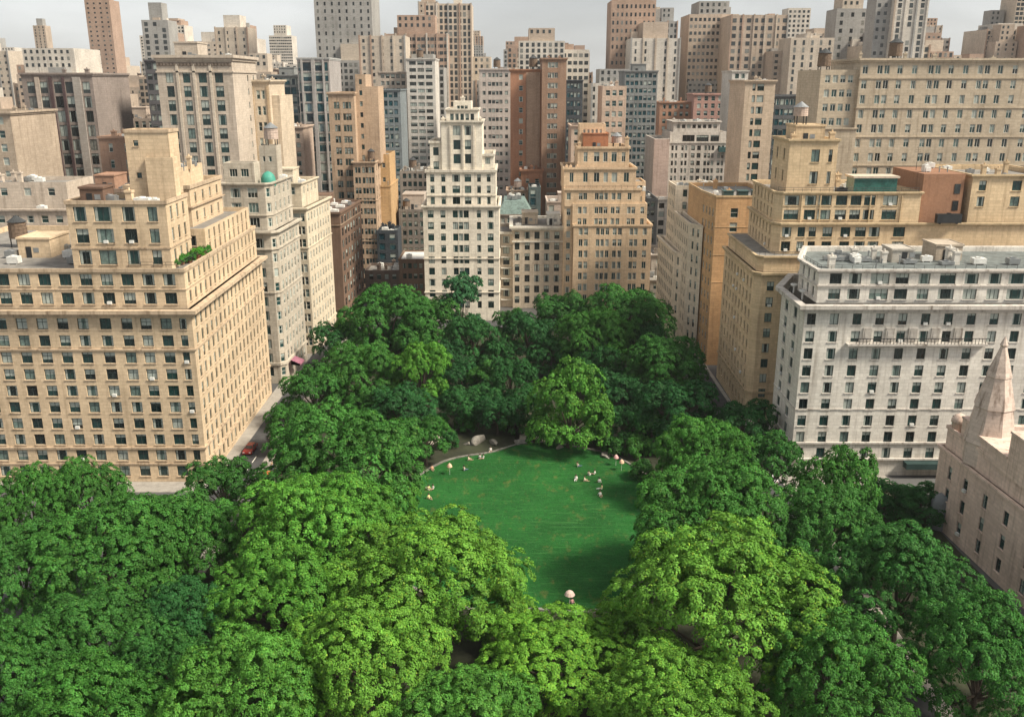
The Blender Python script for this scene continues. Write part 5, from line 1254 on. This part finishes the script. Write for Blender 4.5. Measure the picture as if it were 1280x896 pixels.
# ================================================================== people
def figure(pose):
    """one continuous body grown from a skeleton"""
    if pose == 'sit':
        J = {'pel': (0, 0, .13), 'chest': (0, .06, .45), 'neck': (0, .04, .62), 'head': (0, 0, .78), 'crown': (0, .01, .86),
             'shL': (.17, .06, .56), 'elL': (.24, -.02, .34), 'haL': (.16, -.22, .25), 'shR': (-.17, .06, .56), 'elR': (-.26, .12, .32), 'haR': (-.28, .20, .06),
             'hiL': (.1, 0, .12), 'knL': (.2, -.36, .26), 'anL': (.08, -.46, .06), 'toL': (.08, -.58, .05), 'hiR': (-.1, 0, .12), 'knR': (-.2, -.42, .14), 'anR': (-.12, -.74, .07), 'toR': (-.12, -.8, .16)}
    else:
        J = {'pel': (0, 0, .93), 'chest': (0, 0, 1.25), 'neck': (0, 0, 1.46), 'head': (0, -.02, 1.62), 'crown': (0, -.01, 1.72),
             'shL': (.19, 0, 1.40), 'elL': (.25, .03, 1.12), 'haL': (.22, -.10, .86), 'shR': (-.19, 0, 1.40), 'elR': (-.25, .04, 1.12), 'haR': (-.24, -.06, .84),
             'hiL': (.1, 0, .88), 'knL': (.11, -.12, .48), 'anL': (.11, -.02, .08), 'toL': (.11, -.17, .04), 'hiR': (-.1, 0, .88), 'knR': (-.11, .04, .48), 'anR': (-.11, .18, .09), 'toR': (-.11, .04, .04)}
    rad = {'pel': .14, 'chest': .145, 'neck': .06, 'head': .095, 'crown': .075, 'sh': .07, 'el': .048, 'ha': .04, 'hi': .10, 'kn': .065, 'an': .045, 'to': .04}
    E = [('pel', 'chest'), ('chest', 'neck'), ('neck', 'head'), ('head', 'crown')]
    for s in 'LR': E += [('chest', 'sh' + s), ('sh' + s, 'el' + s), ('el' + s, 'ha' + s), ('pel', 'hi' + s), ('hi' + s, 'kn' + s), ('kn' + s, 'an' + s), ('an' + s, 'to' + s)]
    ks = list(J); me = D.meshes.new('tmp'); me.from_pydata([J[k] for k in ks], [(ks.index(a), ks.index(b)) for a, b in E], [])
    o = D.objects.new('tmp', me); COL.objects.link(o); sk = o.modifiers.new('s', 'SKIN'); su = o.modifiers.new('u', 'SUBSURF'); su.levels = 1
    for i, k in enumerate(ks):
        r = rad.get(k) or rad[k[:2]]; me.skin_vertices[0].data[i].radius = (r, r); me.skin_vertices[0].data[i].use_root = (k == 'pel')
    dg = bpy.context.evaluated_depsgraph_get(); out = D.meshes.new_from_object(o.evaluated_get(dg)); out.name = 'person'
    D.objects.remove(o); return out, J
SKIN = plain('skin', (.45, .28, .20), .6, 0, .05)
HAIR = [plain('brown_hair', (.05, .03, .02), .7), plain('dark_hair', (.015, .012, .01), .7)]
CLOTH = {'white': plain('white_cotton', (.72, .70, .66), .9, 0, .06), 'cream': plain('cream_cotton', (.66, .56, .42), .9, 0, .06), 'peach': plain('peach_cotton', (.66, .38, .24), .9, 0, .06),
         'pink': plain('pink_cotton', (.62, .33, .32), .9, 0, .06), 'yellow': plain('pale_yellow_cotton', (.70, .62, .30), .9, 0, .06), 'red': plain('red_cotton', (.55, .06, .04), .9, 0, .06), 'orange': plain('orange_vest', (.75, .2, .05), .8, 0, .06), 'blue': plain('denim', (.09, .13, .22), .9, 0, .06), 'tan': plain('tan_cotton', (.4, .28, .18), .9, 0, .06)}
FIG = {p: figure(p) for p in ('sit', 'stand')}
_pm = {}
def person(x, y, pose, shirt, legs, label, group, rz=0, z=.16, sc=1.15):
    key = (pose, shirt, legs)
    src, J = FIG[pose]
    if key not in _pm:
        me = src.copy(); me.name = 'person'
        for m_ in (SKIN, CLOTH[shirt], CLOTH[legs]): me.materials.append(m_)
        for p in me.polygons:
            c = p.center; p.use_smooth = True
            if pose == 'sit': k = 0 if (c.z > .60 or (abs(c.x) > .13 and c.y < -.12 and .18 < c.z < .30 and c.x > 0) or (c.x < -.26 and c.z < .12)) else (1 if c.z > .2 and c.y > -.2 else 2)
            else: k = 0 if (c.z > 1.47 or (abs(c.x) > .2 and c.z < .95)) else (1 if c.z > .95 else 2)
            p.material_index = k
        _pm[key] = me
    o = D.objects.new('person', _pm[key]); COL.objects.link(o); o.location = (x, y, z); o.rotation_euler = (0, 0, rz); o.scale = (sc, sc, sc)
    tag(o, label, 'person', group)
    hx, hy, hz = J['head']
    b = MB(); b.lathe([(.118, hz - .02), (.125, hz + .05), (.11, hz + .12), (.06, hz + .165), (.01, hz + .18)], hx, hy + .025, 10)
    h = b.build('hair', HAIR[len(label) % 2], o, smooth=True)
    f = MB()
    for s in (-1, 1): f.box(hx + s * .035 - .012, hx + s * .035 + .012, hy - .105, hy - .085, hz + .0, hz + .018)
    f.build('eyes', HAIR[1], o)
    return o
PEOPLE = [(613, 562, 'white', 'tan', 'person in white seated at the far lawn edge below the flat pale rock'),
 (586, 573, 'cream', 'tan', 'person in cream seated alone near the far left lawn edge'), (600, 571, 'white', 'white', 'left person of the white pair near the far left lawn'), (604, 571.5, 'white', 'tan', 'right person of the white pair near the far left lawn'),
 (540, 585, 'peach', 'tan', 'person in peach seated at the left lawn edge, beside the peach parasol'), (580, 585.5, 'cream', 'blue', 'person in cream and denim seated right of the peach parasol'),
 (535.5, 610, 'yellow', 'white', 'person in pale yellow seated at the left lawn edge, nearest the trees'), (541, 609.5, 'white', 'tan', 'person in white seated right of the one in pale yellow'), (536, 621, 'yellow', 'tan', 'lowest seated person at the left lawn edge, in pale yellow'),
 (736, 592, 'cream', 'white', 'person in cream seated at the top of the right cluster'), (743, 591, 'white', 'tan', 'person in white seated at the upper right of the right cluster'), (720, 597.5, 'white', 'white', 'leftmost person of the right cluster, all in white'),
 (731, 599, 'cream', 'tan', 'person in cream at the middle of the right cluster'), (749, 601, 'white', 'white', 'rightmost person of the right cluster, all in white'), (752, 609, 'yellow', 'white', 'person in pale yellow below the right cluster'),
 (750, 617.5, 'white', 'tan', 'lowest person of the right cluster, in white'), (722, 581, 'cream', 'blue', 'person in cream and denim, seated high on the right lawn')]
for k, (px, py, sh, lg, lab) in enumerate(PEOPLE):
    x, y = G(px, py, .5); person(x, y, 'sit', sh, lg, lab, 'people sitting on the lawn', k * 1.7)
x, y = G(715, 752, .5); person(x, y, 'sit', 'pink', 'blue', 'person in pink seated under the big pale parasol at the near lawn', 'people sitting on the lawn', .6)
def parasol(px, py, r, col, label):
    x, y = G(px, py, 1.6); o = thing('parasol', label, 'parasol', (x, y, .16), group='parasols on the lawn')
    b = MB(); n = 10; k0 = len(b.v)
    b.lathe([(r * 1.0, 1.55), (r * .98, 1.62), (r * .7, 1.98), (r * .35, 2.18), (.03, 2.25)], 0, 0, n); b.build('canopy', plain('parasol_cloth_' + col, {'pale': (.62, .47, .40), 'peach': (.70, .45, .30), 'pink': (.66, .36, .34)}[col], .85, 0, .06), o)
    b = MB(); b.tube((0, 0, -.1), (0, 0, 2.35), .03, .03, 6); b.build('pole', WHITE_M, o)
    b = MB()
    for k in range(5):
        a = k * 2 * math.pi / 5; b.tube((0, 0, 1.9), (r * .9 * math.cos(a), r * .9 * math.sin(a), 1.6), .012, .012, 4)
    b.build('rib', WHITE_M, o)
parasol(712, 744, .75, 'pale', 'big pale parasol at the near edge of the lawn'); parasol(562, 584, .5, 'peach', 'peach parasol near the left lawn edge'); parasol(770, 573, .5, 'pink', 'pink parasol at the far right lawn corner'); parasol(777, 579, .5, 'peach', 'peach parasol at the right lawn corner, below the pink one')

for k, (px, py, sh, lg, lab) in enumerate([(346, 586, 'white', 'blue', 'person in white walking beside the orange barrier'), (340, 582, 'tan', 'blue', 'person in tan walking ahead by the street corner'), (351, 590, 'cream', 'tan', 'person in cream walking behind, right of the orange barrier'), (264, 662, 'white', 'tan', 'person in white glimpsed through the trees by the tan block'), (1046, 742, 'pink', 'blue', 'person in pink standing by the white car, bottom right')]):
    x, y = G(px, py, .9); person(x, y, 'stand', sh, lg, lab, 'people walking', k * 1.1, .12, 1.05)

# ================================================================== cars and street things
TYRE = plain('tyre_rubber', (.02, .02, .02), .9); CGL = plain('car_glass', (.015, .02, .024), .08, 0, .1, .3, .6); LAMP = plain('lamp_lens', (.75, .74, .7), .2); TAIL = plain('tail_lens', (.4, .02, .02), .3)
def car(x, y, rz, col, label, van=False):
    o = thing('van' if van else 'car', label, 'van' if van else 'car', (x, y, 0), rz, 'vehicles on the streets')
    paint = plain('car_paint_' + label.split()[0], col, .25, 0, .04, .3, .5)
    Ln, wd = (5.2, .98) if van else (4.5, .90)
    prof = [(-Ln/2, .35), (-Ln/2, .8), (-Ln/2 + .1, .95), (Ln/2 - .6, .92), (Ln/2 - .05, .75), (Ln/2, .38)] if not van else [(-Ln/2, .35), (-Ln/2, 1.1), (Ln/2 - .9, 1.1), (Ln/2 - .1, .95), (Ln/2, .4)]
    cab = [(-Ln/2 + .35, .93), (-Ln/2 + .85, 1.42), (.25, 1.45), (1.15, .93)] if not van else [(-Ln/2 + .02, 1.1), (-Ln/2 + .1, 2.05), (1.1, 2.08), (1.85, 1.1)]
    def loft(pr, w0, w1, b, mi=0):
        n = len(pr); zs = [p[1] for p in pr]; lo, hi = min(zs), max(zs)
        W = [w0 + (w1 - w0) * (p[1] - lo) / (hi - lo) for p in pr]
        b.face([(p[0], w, p[1]) for p, w in zip(pr, W)], mi); b.face([(p[0], -w, p[1]) for p, w in reversed(list(zip(pr, W)))], mi)
        for i in range(n):
            j = (i + 1) % n; b.face([(pr[i][0], -W[i], pr[i][1]), (pr[j][0], -W[j], pr[j][1]), (pr[j][0], W[j], pr[j][1]), (pr[i][0], W[i], pr[i][1])], mi)
    b = MB(); loft(prof, wd, wd * .96, b); loft(cab, wd * .93, wd * .72, b); bd = b.build('body', paint, o)
    bv = bd.modifiers.new('b', 'BEVEL'); bv.width = .06; bv.segments = 2
    g = MB()
    sh = [(c[0] * .90 + .0, c[1] + (.06 if c[1] < 1.2 else -.10)) for c in cab]
    for s in (-1, 1):
        lo, hi = min(p[1] for p in cab), max(p[1] for p in cab)
        pts = [(p[0], s * (wd * .93 + (wd * .72 - wd * .93) * (p[1] - lo) / (hi - lo) + .012), p[1]) for p in sh]
        g.face(pts if s < 0 else pts[::-1])
    a, c = cab[3], cab[2]; n_ = .05
    for (a, c, sg) in ((cab[3], cab[2], 1), (cab[0], cab[1], -1)):
        p0 = (a[0] * .86 + c[0] * .14 + .03 * sg, a[1] * .86 + c[1] * .14 + .02); p1 = (a[0] * .14 + c[0] * .86 + .03 * sg, a[1] * .14 + c[1] * .86 + .02)
        q = [(p0[0], -wd * .8, p0[1]), (p0[0], wd * .8, p0[1]), (p1[0], wd * .66, p1[1]), (p1[0], -wd * .66, p1[1])]; g.face(q if sg > 0 else q[::-1])
    g.build('windows', CGL, o)
    for sx in (-1, 1):
        for sy in (-1, 1):
            cx, cy = sx * Ln * .30, sy * (wd - .08)
            t = MB(); t.tube((cx, cy - .11, .33), (cx, cy + .11, .33), .33, .33, 16); w = t.build('wheel', TYRE, o)
            r = MB(); r.tube((cx, cy + sy * .105, .33), (cx, cy + sy * .125, .33), .2, .19, 12); r.build('rim', METAL, w)
    for sy in (-1, 1):
        h = MB(); h.box(Ln/2 - .12, Ln/2 + .015, sy * wd * .68 - .16, sy * wd * .68 + .16, .6, .74); h.build('headlight', LAMP, o)
        h = MB(); h.box(-Ln/2 - .015, -Ln/2 + .05, sy * wd * .72 - .13, sy * wd * .72 + .13, .65, .8); h.build('tail_light', TAIL, o)
    return o
x, y = G(325, 560, .7); car(-51.6, y, R(-92), (.22, .016, .014), 'red car parked beside the tan block on the left street')
x, y = G(343, 545, .7); car(x, y, R(-70), (.68, .66, .62), 'white car turning on the left street beyond the red car')
x, y = G(1049, 753, .7); car(x, y, R(80), (.70, .69, .66), 'bright white car between the trees, bottom right')
car(50.0, G(955, 536, .8)[1], R(-90), (.66, .60, .54), 'cream van parked between the yellow tan and white blocks', True)
x, y = G(986, 596, .7); car(47.2, y, R(90), (.60, .59, .56), 'pale car beside the chamfered corner of the white block')
# orange street barrier
x, y = G(329, 594, .5); o = thing('barrier', 'orange and white street barrier at the end of the left street', 'barrier', (x, y, .0), R(25))
b = MB(); b.box(-1.3, 1.3, -.05, .05, .55, .85); b.box(-1.3, 1.3, -.045, .045, .95, 1.2); b.build('board', plain('orange_plastic', (.75, .16, .05), .6, 0, .1), o)
b = MB()
for s in (-1, 1): b.box(s * 1.1 - .05, s * 1.1 + .05, -.35, .35, 0, .06); b.box(s * 1.1 - .04, s * 1.1 + .04, -.044, .052, .06, 1.25)
b.build('leg', WHITE_M, o)
# street awning of the corner house
b = MB(); b.face([(-53.6, 213.3, 5.2), (-53.4, 217, 5.2), (-51.2, 217, 4.2), (-51.4, 213.3, 4.2)]); b.face([(-51.4, 213.3, 4.2), (-51.2, 217, 4.2), (-51.2, 217, 3.8), (-51.4, 213.3, 3.8)]); b.face([(-53.6, 213.3, 5.2), (-51.4, 213.3, 4.2), (-51.4, 213.3, 3.8), (-53.6, 213.3, 4.0)])
for s in BLDS:
    if 'green dome' in s.o['label']: s.part('awning', b, plain('pink_awning', (.50, .22, .30), .8))
# street lamps
def lamp(x, y, label):
    o = thing('street_lamp', label, 'street lamp', (x, y, .1), group='street lamps')
    b = MB(); b.lathe([(.22, 0), (.2, .5), (.09, .7), (.07, 4.2)], 0, 0, 8); b.build('pole', DARK_M, o)
    b = MB(); b.lathe([(.08, 4.2), (.26, 4.4), (.3, 4.65), (.22, 4.9), (.03, 5.0)], 0, 0, 10); b.build('lamp_globe', WHITE_M, o)
for px, py, lab in ((353, 533, 'street lamp with white globe at the far end of the left street'), (320, 602, 'street lamp with white globe near the orange barrier'), (270, 626, 'street lamp with white globe at the tan block corner')):
    x, y = G(px, py, 4.6); lamp(x, y, lab)

finish_buildings()

# ================================================================== light
SUN = Vector((.63, -.24, .74)).normalized()
w = D.worlds.new('World'); scene.world = w; w.use_nodes = True; nt = w.node_tree
bg = nt.nodes['Background']; sky = N(nt, 'ShaderNodeTexSky', sky_type='NISHITA'); sky.sun_disc = False
sky.sun_elevation = math.asin(SUN.z); sky.sun_rotation = math.atan2(SUN.x, SUN.y)
sky.air_density = 1.0; sky.dust_density = 1.6; sky.ozone_density = 1.0; sky.altitude = 50
hs = N(nt, 'ShaderNodeHueSaturation'); hs.inputs['Saturation'].default_value = .35; L(nt, sky.outputs[0], hs.inputs['Color'])
# overcast: a broken cloud sheet over the clear sky
tcw = N(nt, 'ShaderNodeTexCoord'); mpw = N(nt, 'ShaderNodeMapping'); mpw.inputs['Scale'].default_value = (1, 1, 3.2); L(nt, tcw.outputs['Generated'], mpw.inputs[0])
cn = N(nt, 'ShaderNodeTexNoise'); cn.inputs['Scale'].default_value = 2.6; cn.inputs['Detail'].default_value = 9; cn.inputs['Roughness'].default_value = .55; cn.inputs['Distortion'].default_value = .5; L(nt, mpw.outputs[0], cn.inputs['Vector'])
cl = mul(nt, (2.62, 2.64, 2.60), ramp(nt, cn.outputs['Fac'], [(.33, .62), (.5, .95), (.68, 1.25)]))
L(nt, mul(nt, hs.outputs[0], cl, .72, 'MIX'), bg.inputs[0]); bg.inputs[1].default_value = .052
sl = D.lights.new('sun', 'SUN'); sl.energy = 1.5; sl.angle = R(13); sl.color = (1.0, .92, .78)
so = D.objects.new('sun', sl); COL.objects.link(so); so.rotation_euler = (-SUN).to_track_quat('-Z', 'Y').to_euler(); so.location = (60, -40, 180)
scene.view_settings.view_transform = 'Standard'; scene.view_settings.look = 'None'; scene.view_settings.exposure = 2.2; scene.view_settings.gamma = 1
scene.render.engine = 'CYCLES'
scene.render.resolution_x, scene.render.resolution_y = 1024, 716
# ================================================================== haze
b = MB(); b.box(-1500, 1500, -60, 1750, -1.2, 100)
m = D.materials.new('haze_air'); m.use_nodes = True; nt = m.node_tree; nt.nodes.remove(nt.nodes['Principled BSDF'])
v = N(nt, 'ShaderNodeVolumePrincipled'); v.inputs['Color'].default_value = (.93, .94, .95, 1); v.inputs['Density'].default_value = .00008; v.inputs['Anisotropy'].default_value = .2
L(nt, v.outputs[0], nt.nodes['Material Output'].inputs['Volume'])
o = b.build('haze', m); struct(o, 'stuff'); tag(o, 'pale summer haze in the air over the city', 'haze')
